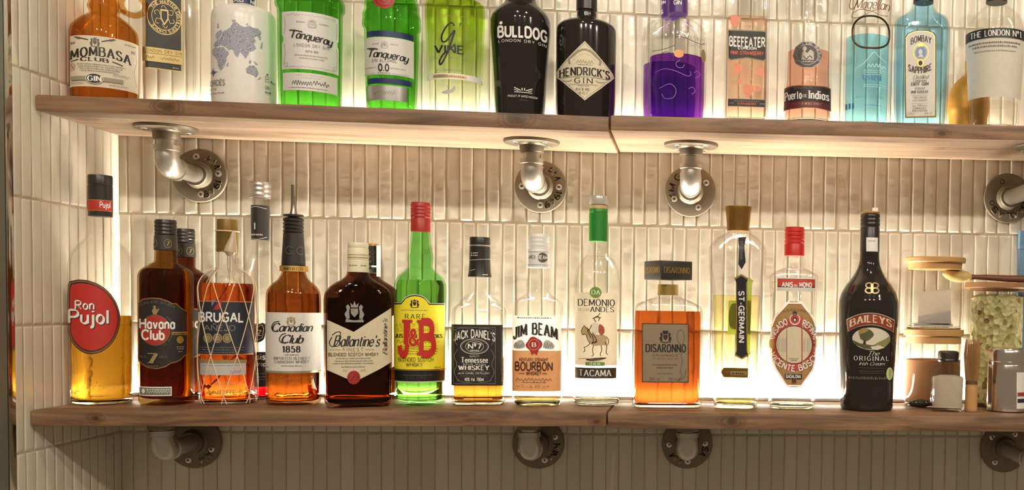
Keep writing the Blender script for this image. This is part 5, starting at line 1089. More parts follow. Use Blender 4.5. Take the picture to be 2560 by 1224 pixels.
a.crest(SGI, 780, 57, 12); a.tiny(SGI, 742, 764, 58, 3); a.tiny(SGI, 797, 820, 58, 3); a.text(INK, 'Tanqueray', 726, 826, 101, 19, 'scriptb', 0, 5); a.line(INK, [(726, 78), (742, 79), (757, 82)], 2.4)
a.text(GREY, 'LONDON DRY GIN', 737, 820, 118, 7, 'wide'); a.text(GREY, "EST'D 1830", 765, 795, 131, 4, 'bold'); a.tiny(SGI, 739, 818, 140, 2.6); a.tiny(SGI, 750, 808, 147, 2.4)
for q in (718, 834): a.ring(SGI, q, 162, 5, 4, 1)
b.decal('label', a)
a = Art(); a.rect(SG, 709, 183, 843, 227); a.tiny(SGI, 742, 808, 190, 2); a.tiny(SGI, 754, 800, 196, 2); a.scrawl(INK, 732, 780, 213, 11, 1.2, 8); a.scrawl(INK, 782, 822, 212, 12, 1.2, 6); a.tiny(GREY, 724, 818, 221, 2); b.decal('lower_label', a)

# ---- green gin, zero alcohol
b = B('gin_bottle', 'narrower green bottle with red seal, dark blue bands and a large 0.0', 'bottle', 979, [(-80, 30), (-50, 36), (-20, 58), (0, 65), (14, 68), (30, 69), (38, 72), (44, 73.5), (52, 72.5), (56, 73.5), (64, 74), (72, 73), (78, 69), (90, 68.5), (200, 66), (262, 63), (284, 60)], None, YU, True)
b.shell(GG, wall=5, base=20, level=12, liq=tglass('clear_spirit', (254, 254, 252)), punt=4); b.lid('cap', GRN, [(-78, 32), (-110, 32)])
a = Art(); a.ell(SEAL, 961, 2, 25, 23, vs=8); a.ring(pm('dark_wax', (120, 30, 26), .5), 961, 2, 18, 16, 2); a.ring(pm('dark_wax', (120, 30, 26), .5), 961, 2, 8, 7, 1.5); b.decal('seal', a, None, .002)
NVB = pm('band_navy', (26, 44, 88), .45); a = Art(); a.rect(NVB, 919, 78, 1033, 92); b.decal('band', a); a = Art(); a.rect(NVB, 921, 196, 1029, 210); b.decal('band', a)
a = Art(); a.rect(SG, 913, 94, 1034, 187); a.crest(SGI, 962, 112, 10, GREY); a.tiny(SGI, 932, 948, 112, 3); a.tiny(SGI, 976, 994, 112, 3); a.text(INK, 'Tanqueray', 920, 1017, 146, 18, 'scriptb', 0, 4); a.line(INK, [(920, 121), (934, 122), (946, 125)], 2.4)
a.text(CG, 'SIN ALCOHOL', 932, 991, 156, 7.5, 'wide'); a.text(INK, '0.0', 948, 972, 178, 16.5, 'bold'); a.tiny(SGI, 916, 942, 170, 2); a.tiny(SGI, 976, 1012, 171, 2); a.tiny(GREY, 946, 976, 184, 2); a.line(SGI, [(914, 184), (940, 184)], .8); a.line(SGI, [(980, 184), (1020, 184)], .8); b.decal('label', a)
a = Art(); a.rect(SILVER, 917, 214, 1017, 251); a.scrawl(GREY, 934, 988, 236, 10, .9, 9); b.decal('lower_label', a)

# ---- green fading to clear
def m_fade():
    m, nt, out = newmat('green_fading_glass'); g = nt.nodes.new('ShaderNodeBsdfTransparent'); gl = nt.nodes.new('ShaderNodeBsdfGlossy'); gl.inputs['Roughness'].default_value = .03; fr = nt.nodes.new('ShaderNodeLayerWeight'); fr.inputs['Blend'].default_value = .12; ms = nt.nodes.new('ShaderNodeMixShader')
    tc = nt.nodes.new('ShaderNodeTexCoord'); sp = nt.nodes.new('ShaderNodeSeparateXYZ'); nt.links.new(tc.outputs['Object'], sp.inputs[0]); mr = nt.nodes.new('ShaderNodeMapRange')
    mr.inputs['From Min'].default_value = .05; mr.inputs['From Max'].default_value = .15; nt.links.new(sp.outputs['Z'], mr.inputs['Value'])
    cr = nt.nodes.new('ShaderNodeValToRGB'); cr.color_ramp.elements[0].color = rgb((252, 253, 250)); cr.color_ramp.elements[1].color = rgb((226, 238, 178)); nt.links.new(mr.outputs[0], cr.inputs[0]); nt.links.new(cr.outputs[0], g.inputs['Color'])
    pw = nt.nodes.new('ShaderNodeMath'); pw.operation = 'POWER'; pw.inputs[1].default_value = 5; nt.links.new(fr.outputs['Facing'], pw.inputs[0])
    for i_, s_ in enumerate((pw, g, gl)): nt.links.new(s_.outputs[0], ms.inputs[i_])
    nt.links.new(ms.outputs[0], out.inputs[0]); return m
b = B('gin_bottle', 'gin bottle tinted lime green at the top and clear at the foot, black script letter', 'bottle', 1137, [(-80, 36), (-40, 38), (0, 39), (4, 40), (7, 60), (10, 70), (16, 74), (40, 75), (110, 72), (186, 70), (250, 68), (278, 66), (290, 62)], None, YU, True)
b.shell(m_fade(), wall=4.5, base=16, level=196, liq=tglass('clear_spirit', (254, 254, 252)), punt=4); b.lid('cap', LGN, [(-78, 34), (-120, 34)])
a = Art(); a.line(INK, [(1136, 66), (1130, 58), (1118, 66), (1106, 88), (1106, 104), (1116, 104), (1130, 84), (1137, 78), (1124, 120), (1110, 152), (1102, 162), (1100, 154), (1108, 138), (1124, 124), (1138, 110)], 4.2, smooth=True); a.line(INK, [(1134, 84), (1126, 112)], 4); a.poly(INK, [(1149, 56), (1153, 57), (1148, 68)])
a.text(INK, 'VINE', 1089, 1158, 133, 19, 'bold'); a.text(GREY, 'GIN DE FRANCE', 1078, 1168, 148, 6.5, 'light'); a.text(GREY, 'FLORAISON', 1094, 1156, 179, 6, 'sans'); a.scrawl(OLV, 1096, 1192, 44, 8, .9, 12); b.decal('print', a)
a = Art(); a.rect(WHITE, 1068, 184, 1206, 198); a.rect(pm('pale_gold_foil', (214, 188, 140), .3, .6), 1084, 186.5, 1166, 195); a.tiny(DG, 1087, 1162, 193.5, 5); b.decal('band', a)
a = Art(); a.poly(LGY, _spl([(1104, 232), (1116, 226), (1128, 224), (1136, 214), (1138, 222), (1130, 232), (1116, 236)], True)); a.line(LGY, [(1120, 226), (1118, 214), (1112, 210)], 1.2, smooth=True); b.decal('leaf_print', a)

# ---- black bottles
b = B('gin_bottle', 'round-shouldered glossy black gin bottle with bold white lettering straight on the glass', 'bottle', 1300, [(-70, 34), (-30, 36), (0, 37.5), (8, 41), (16, 47), (26, 58), (36, 67), (46, 72.5), (60, 75.5), (75, 75.5), (110, 73), (160, 69), (220, 65), (280, 62), (296, 58)], None, YU, True); b.solid(BAI); b.lid('cap', BLACKP, [(-68, 36), (-110, 36)])
a = Art(); a.text(WHITE, 'BULLDOG', 1247, 1366, 91, 25, 'heavy'); a.text(WHITE, 'LONDON DRY GIN', 1248, 1365, 104.5, 6.5, 'wide'); a.ell(WHITE, 1254, 57, 4, 4); b.decal('lettering', a); a = Art(); a.line(WHITE, [(1286, 230), (1330, 230)], 1.6)
for sg in (-1, 1): a.line(WHITE, [(1308+sg*3, 226), (1308+sg*3, 219)], 2); a.line(WHITE, [(1308+sg*6, 226), (1308+sg*22, 219)], 2); a.line(WHITE, [(1308+sg*12, 227), (1308+sg*22, 224)], 1.4)
a.text(WHITE, 'PRODUCT OF UNITED KINGDOM', 1271, 1342, 242.5, 4.5, 'sans'); a.tiny(GREY, 1300, 1318, 250, 1.4); b.decal('emblem_print', a)
b = B('gin_bottle', 'squat black apothecary gin bottle with a cream diamond label', 'bottle', 1464, [(-70, 25), (0, 25.5), (27, 25), (29, 23.5), (33, 24.5), (46, 25), (52, 38), (58, 54), (64, 66), (70, 72), (78, 74.5), (95, 75), (240, 74), (280, 73), (296, 69)], None, YU, True); b.solid(pm('black_brown_glass', (36, 31, 28), .1, 0, .6)); b.lid('cap', BLACKP, [(27, 26.3), (-60, 26.3)])
a = Art(); dm = lambda f: [(1462+x*f, 177+y*f) for x, y in [(0, -74), (24, -50), (50, -24), (70, -4), (73, 4), (66, 14), (40, 40), (0, 74), (-40, 40), (-66, 14), (-73, 4), (-70, -4), (-50, -24), (-24, -50)]]
DCR = pm('diamond_cream', (220, 208, 180), .6); a.poly(DCR, dm(1)); a.line(pm('grey_tan', (150, 142, 120), .6), dm(.94), 1.2, True); GT2 = pm('grey_tan', (150, 142, 120), .6)
a.line(GT2, [(1426, 160), (1424, 148), (1436, 138), (1448, 128), (1462, 124), (1476, 128), (1488, 138), (1500, 148), (1498, 160)], 5, smooth=True); a.line(DCR, [(1434, 150), (1448, 138), (1462, 134), (1476, 138), (1490, 150)], 1.6, smooth=True); a.scrawl(GT2, 1442, 1482, 158, 9, 1.2, 6); a.tiny(GT2, 1446, 1480, 163, 3)
a.text(INK, "HENDRICK'S", 1402, 1522, 188, 19, 'serifb', 2); a.tiny(GREY, 1402, 1520, 193, 2.4); a.text(INK, 'GIN', 1438, 1480, 207.5, 12, 'wideserif'); a.line(GREY, [(1408, 200), (1424, 203), (1432, 199)], 1.1, smooth=True); a.line(GREY, [(1512, 200), (1496, 203), (1488, 199)], 1.1, smooth=True)
a.line(GREY, [(1424, 211), (1492, 211)], .8); a.tiny(GREY, 1446, 1472, 215, 2); a.text(CG, '41,4 % VOL', 1441, 1474, 226, 6, 'serif'); a.text(CG, '70 CL E', 1447, 1469, 235, 5.5, 'serif'); b.decal('label', a)

# ---- purple gin, front and behind
PUR = pm('purple_collar', (84, 44, 120), .4)
PP = [(-60, 22), (0, 22.5), (36, 23), (42, 23.5), (47, 30), (53, 42), (60, 54), (70, 64), (82, 70), (100, 73), (140, 73.5), (250, 73), (284, 71.5), (298, 68)]
b = B('gin_bottle', 'clear gin bottle of violet liquid with purple neck collar, in front of its twin', 'bottle', 1691, PP, None, -.133, True); b.shell(G_CLEAR, wall=4.5, base=12, level=149, liq=tglass('violet_gin', (190, 126, 228)), punt=4)
o, P = b.lid('neck_collar', PUR, [(36, 24.5), (14, 24), (-40, 24)]); a = Art(); a.text(WHITE, 'GIN', 1685, 1703, 11, 10, 'bold'); b.decal('collar_print', a, P)
a = Art(); PI_ = pm('plum_ink', (70, 44, 74), .5); a.text(GREY, "MASIN'S", 1712, 1762, 96, 10, 'light'); a.text(GREY, 'GIN', 1720, 1748, 112, 8, 'light'); a.line(PI_, [(1688, 93), (1700, 91), (1716, 94), (1736, 100), (1752, 101), (1760, 96)], 1.6, smooth=True); a.line(PI_, [(1632, 123), (1650, 124), (1672, 120), (1688, 113)], 1.4, smooth=True); a.line(PI_, [(1650, 142), (1658, 132), (1670, 130), (1684, 140)], 1.4, smooth=True)
LV = pm('lavender_print', (150, 92, 190), .5)
for q in [[(1640, 178), (1662, 172), (1690, 178), (1716, 188), (1726, 184), (1724, 176)], [(1700, 150), (1690, 158), (1694, 168), (1706, 168), (1710, 160)], [(1736, 190), (1746, 184), (1748, 176), (1740, 172), (1734, 178)], [(1650, 220), (1676, 210), (1690, 224), (1684, 244), (1664, 246), (1656, 234)], [(1720, 220), (1730, 214), (1736, 224), (1728, 232)]]: a.line(LV, q, 1.5, smooth=True)
b.decal('print', a); a = Art(); a.ell(COPPER, 1697, 134, 12, 10); b.decal('copper_seal', a); a = Art(); a.ell(DG, 1758, 128, 6, 17); b.decal('gold_seal', a)
b = B('gin_bottle', 'second violet-filled clear gin bottle peeking out on the left behind its twin', 'bottle', 1672, [(y+2, h*.95) for y, h in PP], None, -.046, True); b.shell(G_CLEAR, wall=4.5, base=12, level=168, liq=tglass('violet_gin', (190, 126, 228)), punt=4)
o, P = b.lid('neck_collar', PUR, [(46, 23), (14, 23), (-40, 23)]); a = Art(); a.text(WHITE, 'S', 1652, 1658, 32, 9, 'bold'); a.text(WHITE, 'GIN', 1652, 1664, 8, 7, 'bold'); b.decal('collar_print', a, P)

# ---- pink strawberry gin, square
b = B('gin_bottle', 'narrow square pale pink gin bottle with a black shield label and strawberry prints', 'bottle', 1863.5, [(-70, 24, 2, 1), (-44, 26, 2, 1), (-30, 46, 4, 1), (-18, 53, 6, 1), (0, 54.5, 7, 1), (250, 54.5, 7, 1), (284, 54, 7, 1), (302, 51, 7, 1)], None, YU, True, .04, 64)
b.shell(G_CLEAR, wall=5, base=24, level=52, liq=tglass('blush_gin', (253, 238, 228)), punt=3); b.lid('cap', CAPR, [(-68, 25), (-110, 25)])
PKP = pm('strawberry_print', (226, 150, 122), .5, 0, .4, 0, .2); a = Art()
for (cx, cy, r, t) in ((1836, 54, 14, .3), (1842, 172, 12, .5), (1868, 226, 15, .1), (1898, 180, 11, -.4), (1848, 205, 7, .2), (1892, 222, 8, .3)):
    a.poly(PKP, _spl([(cx+(x*math.cos(t)-y*math.sin(t))*r, cy+(x*math.sin(t)+y*math.cos(t))*r) for x, y in [(0, -1), (.75, -.85), (.9, -.1), (.5, .7), (0, 1.1), (-.5, .7), (-.9, -.1), (-.75, -.85)]], True)); a.line(PKP, [(cx, cy-r), (cx+4, cy-r-10), (cx+10, cy-r-14)], 1.4, smooth=True)
for q in ([(1830, 190), (1848, 182), (1862, 196), (1864, 212)], [(1880, 200), (1870, 190), (1872, 176), (1884, 168)], [(1822, 160), (1834, 158), (1840, 164)], [(1890, 60), (1900, 50), (1906, 58)]): a.line(PKP, q, 1.6, smooth=True)
b.decal('print', a)
a = Art(); a.poly(GT2, [(1819, 75), (1913, 75), (1913, 146), (1908, 152), (1890, 150), (1866, 146), (1842, 150), (1824, 153), (1819, 147)]); SHB = pm('shield_black', (44, 38, 32), .5); a.poly(SHB, [(1821, 78), (1911, 78), (1911, 144), (1906, 149), (1890, 147), (1866, 143), (1842, 147), (1826, 150), (1821, 145)])
a.text(WHITE, 'BEEFEATER', 1823, 1909, 116.5, 22, 'bold', -1.5); a.text(WHITE, 'LONDON', 1844, 1888, 123.5, 6, 'bold'); a.text(pm('coral_ink', (226, 96, 70), .5), 'PINK STRAWBERRY', 1826, 1906, 137, 8.5, 'bold'); b.decal('label', a)
a = Art(); a.rect(GT2, 1818, 247, 1911, 267); a.rect(SHB, 1819.5, 248.5, 1909.5, 265.5); a.tiny(GREY, 1834, 1896, 254, 2.5); a.text(pm('coral_ink', (226, 96, 70), .5), 'STRAWBERRY', 1842, 1888, 262, 5, 'bold'); a.tiny(GREY, 1823, 1832, 260, 4); a.tiny(GREY, 1896, 1908, 260, 4); b.decal('lower_label', a)

# ---- faceted pink gin
b = B('gin_bottle', 'faceted clear gin bottle half full of orange-pink gin with a round silver badge', 'bottle', 2018, [(-80, 24), (-40, 26), (-20, 34), (-4, 44), (6, 54), (16, 59), (28, 60), (36, 57), (60, 57), (200, 57.5), (215, 59), (268, 59), (276, 60), (296, 61), (308, 58)], None, YU, True, 0, 12 if False else 48)
b.shell(G_WAVY, wall=5, base=26, level=133, liq=tglass('pink_gin', (249, 220, 210)), punt=4); b.lid('cap', CAPR, [(-78, 25), (-120, 25)])
a = Art(); PW = pm('pewter_badge', (150, 142, 134), .4, .6); DKP = pm('pewter_dark', (84, 76, 72), .5); a.poly(PW, a.ellpts(2019, 137, 35.5, 35.5, 10)); a.poly(DKP, a.ellpts(2019, 137, 33, 33, 10)); a.ring(PW, 2019, 137, 25, 25, 1.4); a.arctext(PW, 'PUERTO DE INDIAS', 2019, 137, 26, -120, 120, 5.5, 'bold'); a.poly(PW, [(2004, 150), (2006, 132), (2012, 126), (2018, 134), (2026, 124), (2034, 130), (2034, 150)]); a.ell(PW, 2012, 122, 5, 6); a.tiny(PW, 2000, 2038, 156, 4); a.line(DKP, [(2010, 140), (2016, 148), (2024, 140), (2030, 146)], 2, smooth=True); b.decal('badge', a, None, .0012)
a = Art(); MR = pm('maroon_label', (92, 40, 40), .5); a.rect(COPPER, 1960, 212, 2076, 271); a.rect(MR, 1960, 214, 2076, 269); a.poly(pm('label_near_black', (48, 32, 32), .5), [(1961, 216), (2075, 216), (2074, 254), (2060, 252), (1980, 252), (1962, 250)])
a.text(GREY, 'SEVILLIAN GIN', 1986, 2030, 221, 5, 'light'); a.text(WHITE, 'Puerto', 1964, 2004, 246, 20, 'serifb'); a.text(WHITE, 'DE', 2008, 2018, 243, 7, 'serif'); a.text(WHITE, 'Indias', 2023, 2070, 246, 20, 'serifb'); a.text(COPPER, 'STRAWBERRY', 1984, 2052, 262, 6, 'wideserif'); b.decal('label', a)

# ---- pale blue gin with the wire loop
b = B('gin_bottle', 'pale blue gin in a straight clear bottle with a dark wire loop and brown script', 'bottle', 2164, [(-80, 26), (-60, 28), (-50, 50), (-40, 57), (-20, 58), (60, 58), (200, 57.5), (284, 57), (302, 54)], None, YU, True)
b.shell(G_CLEAR, wall=4.5, base=22, level=98, liq=tglass('ice_blue_gin', (204, 243, 255)), punt=4); b.lid('cap', BLACKP, [(-78, 28), (-120, 28)])
a = Art(); BI = pm('script_brown', (120, 72, 40), .5); a.text(BI, 'Magellan', 2136, 2220, 21, 24, 'script'); a.line(BI, [(2128, -6), (2124, 8), (2130, 18), (2140, 12), (2146, 0)], 1.6, smooth=True); a.line(BI, [(2218, 34), (2200, 36), (2176, 27), (2150, 23), (2132, 30), (2132, 40), (2150, 42), (2176, 30), (2200, 20)], 1.5, smooth=True); BLI = pm('blue_ink', (58, 128, 170), .5); a.text(BLI, 'GIN', 2158, 2200, 200, 16, 'serif'); a.text(BLI, 'IMPORTED FROM FRANCE', 2140, 2208, 245, 5.5, 'light'); a.tiny(BLI, 2160, 2200, 263, 2.5); a.text(BLI, '70 CL', 2164, 2188, 273, 5, 'light')
WB = pm('pale_blue_print', (196, 226, 226), .5); a.line(WB, [(2140, 170), (2160, 158), (2178, 136), (2186, 130), (2196, 140), (2214, 152)], 1.6, smooth=True); a.scrawl(WB, 2168, 2212, 168, 10, 1.6, 5)
for q in (176, 181, 187, 212, 217): a.tiny(WB, 2160, 2214, q, 1.4)
for q in (2116, 2124, 2132): a.rect(BLI, q, 256, q+5, 270)
b.decal('print', a)
mb = MB(); rr = 2.
pts = []
for i in range(48):
    t = 2*PI*i/48; c, s_ = math.cos(t), math.sin(t); X = 2177+44*math.copysign(abs(c)**.8, c); Yp = 81+40*math.copysign(abs(s_)**.8, s_)
    z = b.zof(Yp, .034); u = (X-b.ax(z, .034))/b.sh(z, .034); pts.append(b.P.point(u, z, .0022))
mb.tube(pts, .0014, seg=8, closed=True); mb.build('wire_loop', pm('dark_brass_wire', (72, 56, 36), .35, .7), b.root)

# ---- sapphire blue square bottle
b = B('gin_bottle', 'square sapphire-blue glass gin bottle with a tall white arched label', 'bottle', 2301, [(-70, 24, 2, 1), (0, 24.5, 2, 1), (14, 26, 2, 1), (26, 31, 2.4, 1), (36, 39, 3, 1), (46, 50, 4, 1), (54, 60, 5, 1), (62, 65, 6, 1), (72, 66.5, 6.5, 1), (250, 64, 6.5, 1), (296, 62.5, 6.5, 1), (312, 59, 6.5, 1)], None, YU, True, -.1, 72)
b.shell(tglass('sapphire_glass', (228, 246, 254)), wall=5, base=16, level=126, liq=tglass('clear_spirit', (254, 254, 252)), punt=3); b.lid('cap', BLACKP, [(8, 25.6), (-60, 25.6)])
a = Art(); ap = lambda d: [(2270+d, 293-d), (2270+d, 92+d*.6), (2276+d, 82+d), (2292, 76.5+d), (2308, 75+d), (2324, 76.5+d), (2340-d, 82+d), (2346-d, 92+d*.6), (2346-d, 293-d)]
a.poly(INK, ap(0)); a.poly(GOLD, ap(1.6)); a.poly(PAPER, ap(3.4)); a.text(M1, 'BOMBAY', 2285, 2334, 104, 15, 'serifb', 7); a.ell(GOLD, 2309, 131, 19, 22); a.ell(LGY, 2309, 131, 17, 19); a.ell(pm('cameo_blue', (128, 150, 190), .5), 2309, 132, 13, 15); a.ell(PAPER, 2308, 130, 5, 7); a.poly(PAPER, [(2302, 143), (2306, 137), (2313, 137), (2316, 144)]); a.poly(GOLD, [(2301, 112), (2309, 107), (2317, 112), (2315, 117), (2303, 117)]); a.ell(GOLD, 2308, 158, 9, 10); a.ell(NVB, 2308, 158, 5, 6)
a.text(M1, 'SAPPHIRE', 2279, 2335, 183, 15, 'serifb', -8); a.text(GREY, 'Distilled', 2290, 2326, 197, 9, 'script'); a.text(CG, 'LONDON', 2291, 2322, 204, 4, 'serif'); a.text(CG, 'DRY GIN', 2286, 2327, 213, 7, 'serifb'); a.text(GREY, 'Vapour', 2293, 2319, 223, 7, 'script'); a.text(CG, 'INFUSED', 2286, 2326, 232, 5.5, 'serifb'); a.line(LGY, [(2286, 237), (2326, 237)], .8); a.text(GREY, 'Hand selected', 2290, 2322, 245, 5, 'script'); a.text(GREY, 'exotic botanicals', 2288, 2324, 252, 5, 'script'); a.line(LGY, [(2286, 257), (2326, 257)], .8); a.text(CG, '1761', 2301, 2313, 265, 4, 'serif'); a.tiny(GREY, 2288, 2298, 265, 2); a.tiny(GREY, 2316, 2326, 265, 2); a.tiny(GREY, 2290, 2324, 271, 2.4); a.tiny(GREY, 2288, 2324, 277, 2.4); a.text(CG, '70cl', 2276, 2292, 286, 6, 'light'); a.text(CG, '40% vol', 2318, 2336, 286, 6, 'light'); b.decal('label', a)

# ---- round gold object behind
b = B('gold_flask', 'round matte gold flask behind the blue square bottle and the frosted white one', 'bottle', 2418, [(160, 9), (180, 10), (188, 12), (194, 20), (204, 31), (218, 42), (236, 49), (256, 53), (276, 53), (292, 50), (304, 44)], None, -.037, True); b.solid(pm('matte_gold', (206, 150, 62), .45, .5)); b.lid('cap', GOLD, [(172, 11), (154, 11)])

# ---- frosted london gin
b = B('gin_bottle', 'gin bottle with a black shoulder band over a frosted white body', 'bottle', 2483, [(-70, 24), (0, 25), (12, 26), (18, 30), (26, 40), (36, 52), (48, 62), (60, 69), (72, 73), (90, 74.5), (140, 73), (240, 66), (300, 63), (316, 60)], None, YU, True)
b.shell(G_CLEAR, wall=5, base=22, level=262, liq=tglass('clear_spirit', (254, 254, 252)), punt=8); o, P = b.lid('cap', BLACKP, [(8, 27), (-60, 27)])
a = Art(); FRO = pm('frosted_print', (222, 214, 202), .6, 0, .4, 0, .35); a.poly(FRO, [(2409, 86), (2560, 86), (2551, 240), (2416, 240)], vs=12); b.decal('frosted_print', a)
a = Art(); a.rect(BLACKL, 2409, 70, 2560, 94, vs=8); a.text(WHITE, 'THE LONDON Nº1', 2428, 2550, 89, 14, 'serif'); a.tiny(CG, 2424, 2548, 107, 4); a.tiny(CG, 2434, 2540, 116, 4); a.tiny(GREY, 2438, 2536, 127, 3); b.decal('label', a, None, .0012)
# ================================================================== jars and small tools at the right of the lower shelf
BAMB = pm('bamboo', (186, 142, 88), .5); BAMD = pm('bamboo_dark', (150, 110, 66), .55)
def jar(name, label, x, rows, yf=None, Yc=None, Z0=None, lid=None, seal=None, ring=None):
    s = Bottle(name, label, 'jar', 'storage jars', x, shelf_z(x, False)+.0002 if Z0 is None else Z0, rows, yf, Yc); return s
# lower stacked jar with cocoa
b = jar('storage_jar', 'lower glass jar of the stack, filled with brown powder', 2330, [(858, 71), (868, 73), (990, 73), (1004, 72), (1010, 69)], None, -.062); JB = b
b.shell(G_CLEAR, wall=4, base=8, name='glass', punt=2)
zf = b.zof(898); R = [(r-b.px(5.2), z, n, k) for z, r, n, k in b.P.rings() if b.px(10) < z < zf]; R = [(R[0][0]*.96, b.px(9), 2, 1)]+R+[(R[-1][0], zf, 2, 1), (R[-1][0]*.6, zf+.001, 2, 1)]
MB().lathe(R, seg=48).build('cocoa_powder', pm('cocoa_brown', (150, 104, 66), .9), b.root)
o, P = b.lid('lid', BAMB, [(857, 69), (840, 69.5), (838.5, 74), (837, 75.5), (824, 75.5), (822.5, 74)])
ztop = b.Z0+b.zof(822.5)
b = Bottle('storage_jar', 'upper glass jar of the stack, holding folded grey and white paper packets, bamboo lid', 'jar', 'storage jars', 2334, ztop+.0002, [(672, 71.5), (682, 73), (800, 73), (815, 72), (822, 69)], None, JB.Y)
b.shell(G_CLEAR, wall=4, base=6, punt=2); o, P = b.lid('lid', BAMB, [(673, 67), (657.5, 68), (657, 75), (655, 76.5), (646, 76.5), (644, 75)])
MB().box(-.031, -.02, b.px(8), .030, .016, b.px(12), .001).box(-.034, -.016, b.px(12.5), .028, .018, b.px(15), .001, 0, Matrix.Rotation(.2, 4, 'Z')).build('paper_sheets', pm('white_sheets', (232, 226, 216), .7, 0, .3, 0, .55), b.root)
pk = MB(); pk.add([(-.024, -.018, b.px(16)), (.026, -.022, b.px(16)), (.027, .01, b.px(16)), (-.022, .014, b.px(16)), (-.024, -.018, b.px(34)), (.025, -.024, b.px(50)), (.026, .008, b.px(50)), (-.022, .014, b.px(34))], [(0, 3, 2, 1), (4, 5, 6, 7), (0, 1, 5, 4), (1, 2, 6, 5), (2, 3, 7, 6), (3, 0, 4, 7)]); pk.build('paper_packet', pm('grey_packet', (168, 158, 150), .6), b.root, smooth=False)
MB().add([(-.026, .02, b.px(16)), (.026, .02, b.px(16)), (.026, .024, b.px(110)), (-.022, .024, b.px(98))], [(0, 1, 2, 3), (3, 2, 1, 0)]).build('paper_sheets', pm('white_sheets', (232, 226, 216), .7, 0, .3, 0, .55), b.root, smooth=False)
# big right jar with herbs
b = jar('storage_jar', 'large glass jar of pale green dried herbs under a wooden lid, at the right edge', 2486, [(726, 72), (738, 75), (985, 75), (1000, 74), (1008, 70)], None, -.0485); JC = b
b.shell(G_CLEAR, wall=4, base=8, punt=2)
def m_herb():
    m, nt, out = newmat('dried_herbs'); p = nt.nodes.new('ShaderNodeBsdfPrincipled'); v = nt.nodes.new('ShaderNodeTexVoronoi'); v.inputs['Scale'].default_value = 130; tc = nt.nodes.new('ShaderNodeTexCoord'); nt.links.new(tc.outputs['Object'], v.inputs['Vector'])
    cr = nt.nodes.new('ShaderNodeValToRGB'); e = cr.color_ramp.elements; e[0].color = rgb((150, 150, 96)); e[1].color = rgb((232, 222, 176)); q = e.new(.18); q.color = rgb((128, 96, 56)); q = e.new(.3); q.color = rgb((184, 178, 120))
    nt.links.new(v.outputs['Color'], cr.inputs[0]); nt.links.new(cr.outputs[0], p.inputs['Base Color']); p.inputs['Roughness'].default_value = .85; bp = nt.nodes.new('ShaderNodeBump'); bp.inputs['Distance'].default_value = .004; nt.links.new(v.outputs['Distance'], bp.inputs['Height']); nt.links.new(bp.outputs[0], p.inputs['Normal'])
    t = nt.nodes.new('ShaderNodeBsdfTranslucent'); nt.links.new(cr.outputs[0], t.inputs[0]); ms = nt.nodes.new('ShaderNodeMixShader'); ms.inputs[0].default_value = .35; nt.links.new(p.outputs[0], ms.inputs[1]); nt.links.new(t.outputs[0], ms.inputs[2]); nt.links.new(ms.outputs[0], out.inputs[0]); return m
zf = b.zof(742); vs = []; R = [(b.px(67), b.px(10))]+[(b.px(69)+0, b.px(10)+(zf-b.px(10))*i/20) for i in range(1, 21)]+[(b.px(50), zf+b.px(6))]
hm = MB().lathe([(r, z) for r, z in R], seg=64)
hm.v = [(x*(1-.05*abs(noise.noise((x*120, y*120, z*120)))), y*(1-.05*abs(noise.noise((x*120, y*120, z*120)))), z) for x, y, z in hm.v]
h = hm.build('herbs', m_herb(), b.root); h['kind'] = 'stuff'
o, P = b.lid('lid', BAMD, [(727, 68), (722, 68.5), (721, 80), (719, 82), (709, 82), (707, 80)])
ltop = b.Z0+b.zof(706.5)
# scoop lying on that lid
Pc = Vector((JC.X, JC.Y-.012, ltop))
uL = at_Y(2357, 690, Pc.y); uR = at_Y(2600, 700, Pc.y)
t = thing('wooden_scoop', 'wooden scoop with pale bowl and dark handle lying across the herb jar lid', 'scoop', (Pc.x, Pc.y, ltop+.0135), 0, None)
def loc(x, y): q = at_Y(x, y, Pc.y); return Vector((q.x-Pc.x, 0, q.z-ltop-.0135))
path = [(2356, 684), (2364, 685), (2376, 687.5), (2392, 690), (2408, 691), (2420, 691), (2428, 692)]
wz = [2, 11, 15, 17, 17, 14, 7]
mb = MB(); vs = []; seg = 24
for (x, y), w in zip(path, wz):
    c = loc(x, y); r = b.px(w)
    for i in range(seg): vs.append((c.x, r*1.15*math.cos(2*PI*i/seg), c.z+r*.95*math.sin(2*PI*i/seg)))
mb.add(vs, [(j*seg+i, j*seg+(i+1) % seg, (j+1)*seg+(i+1) % seg, (j+1)*seg+i) for j in range(len(path)-1) for i in range(seg)]+[tuple(range(seg-1, -1, -1)), tuple(range((len(path)-1)*seg, len(path)*seg))])
mb.build('bowl', pm('pale_wood', (206, 176, 112), .5), t)
mb = MB(); mb.tube([loc(2420, 691.5), loc(2440, 692), loc(2470, 693), (loc(2520, 696)), loc(2570, 697), loc(2620, 698), loc(2650, 699)], [b.px(q) for q in (8, 6, 7.5, 9, 9.5, 9, 6)], seg=16); mb.build('handle', pm('dark_walnut', (104, 64, 42), .45), t)

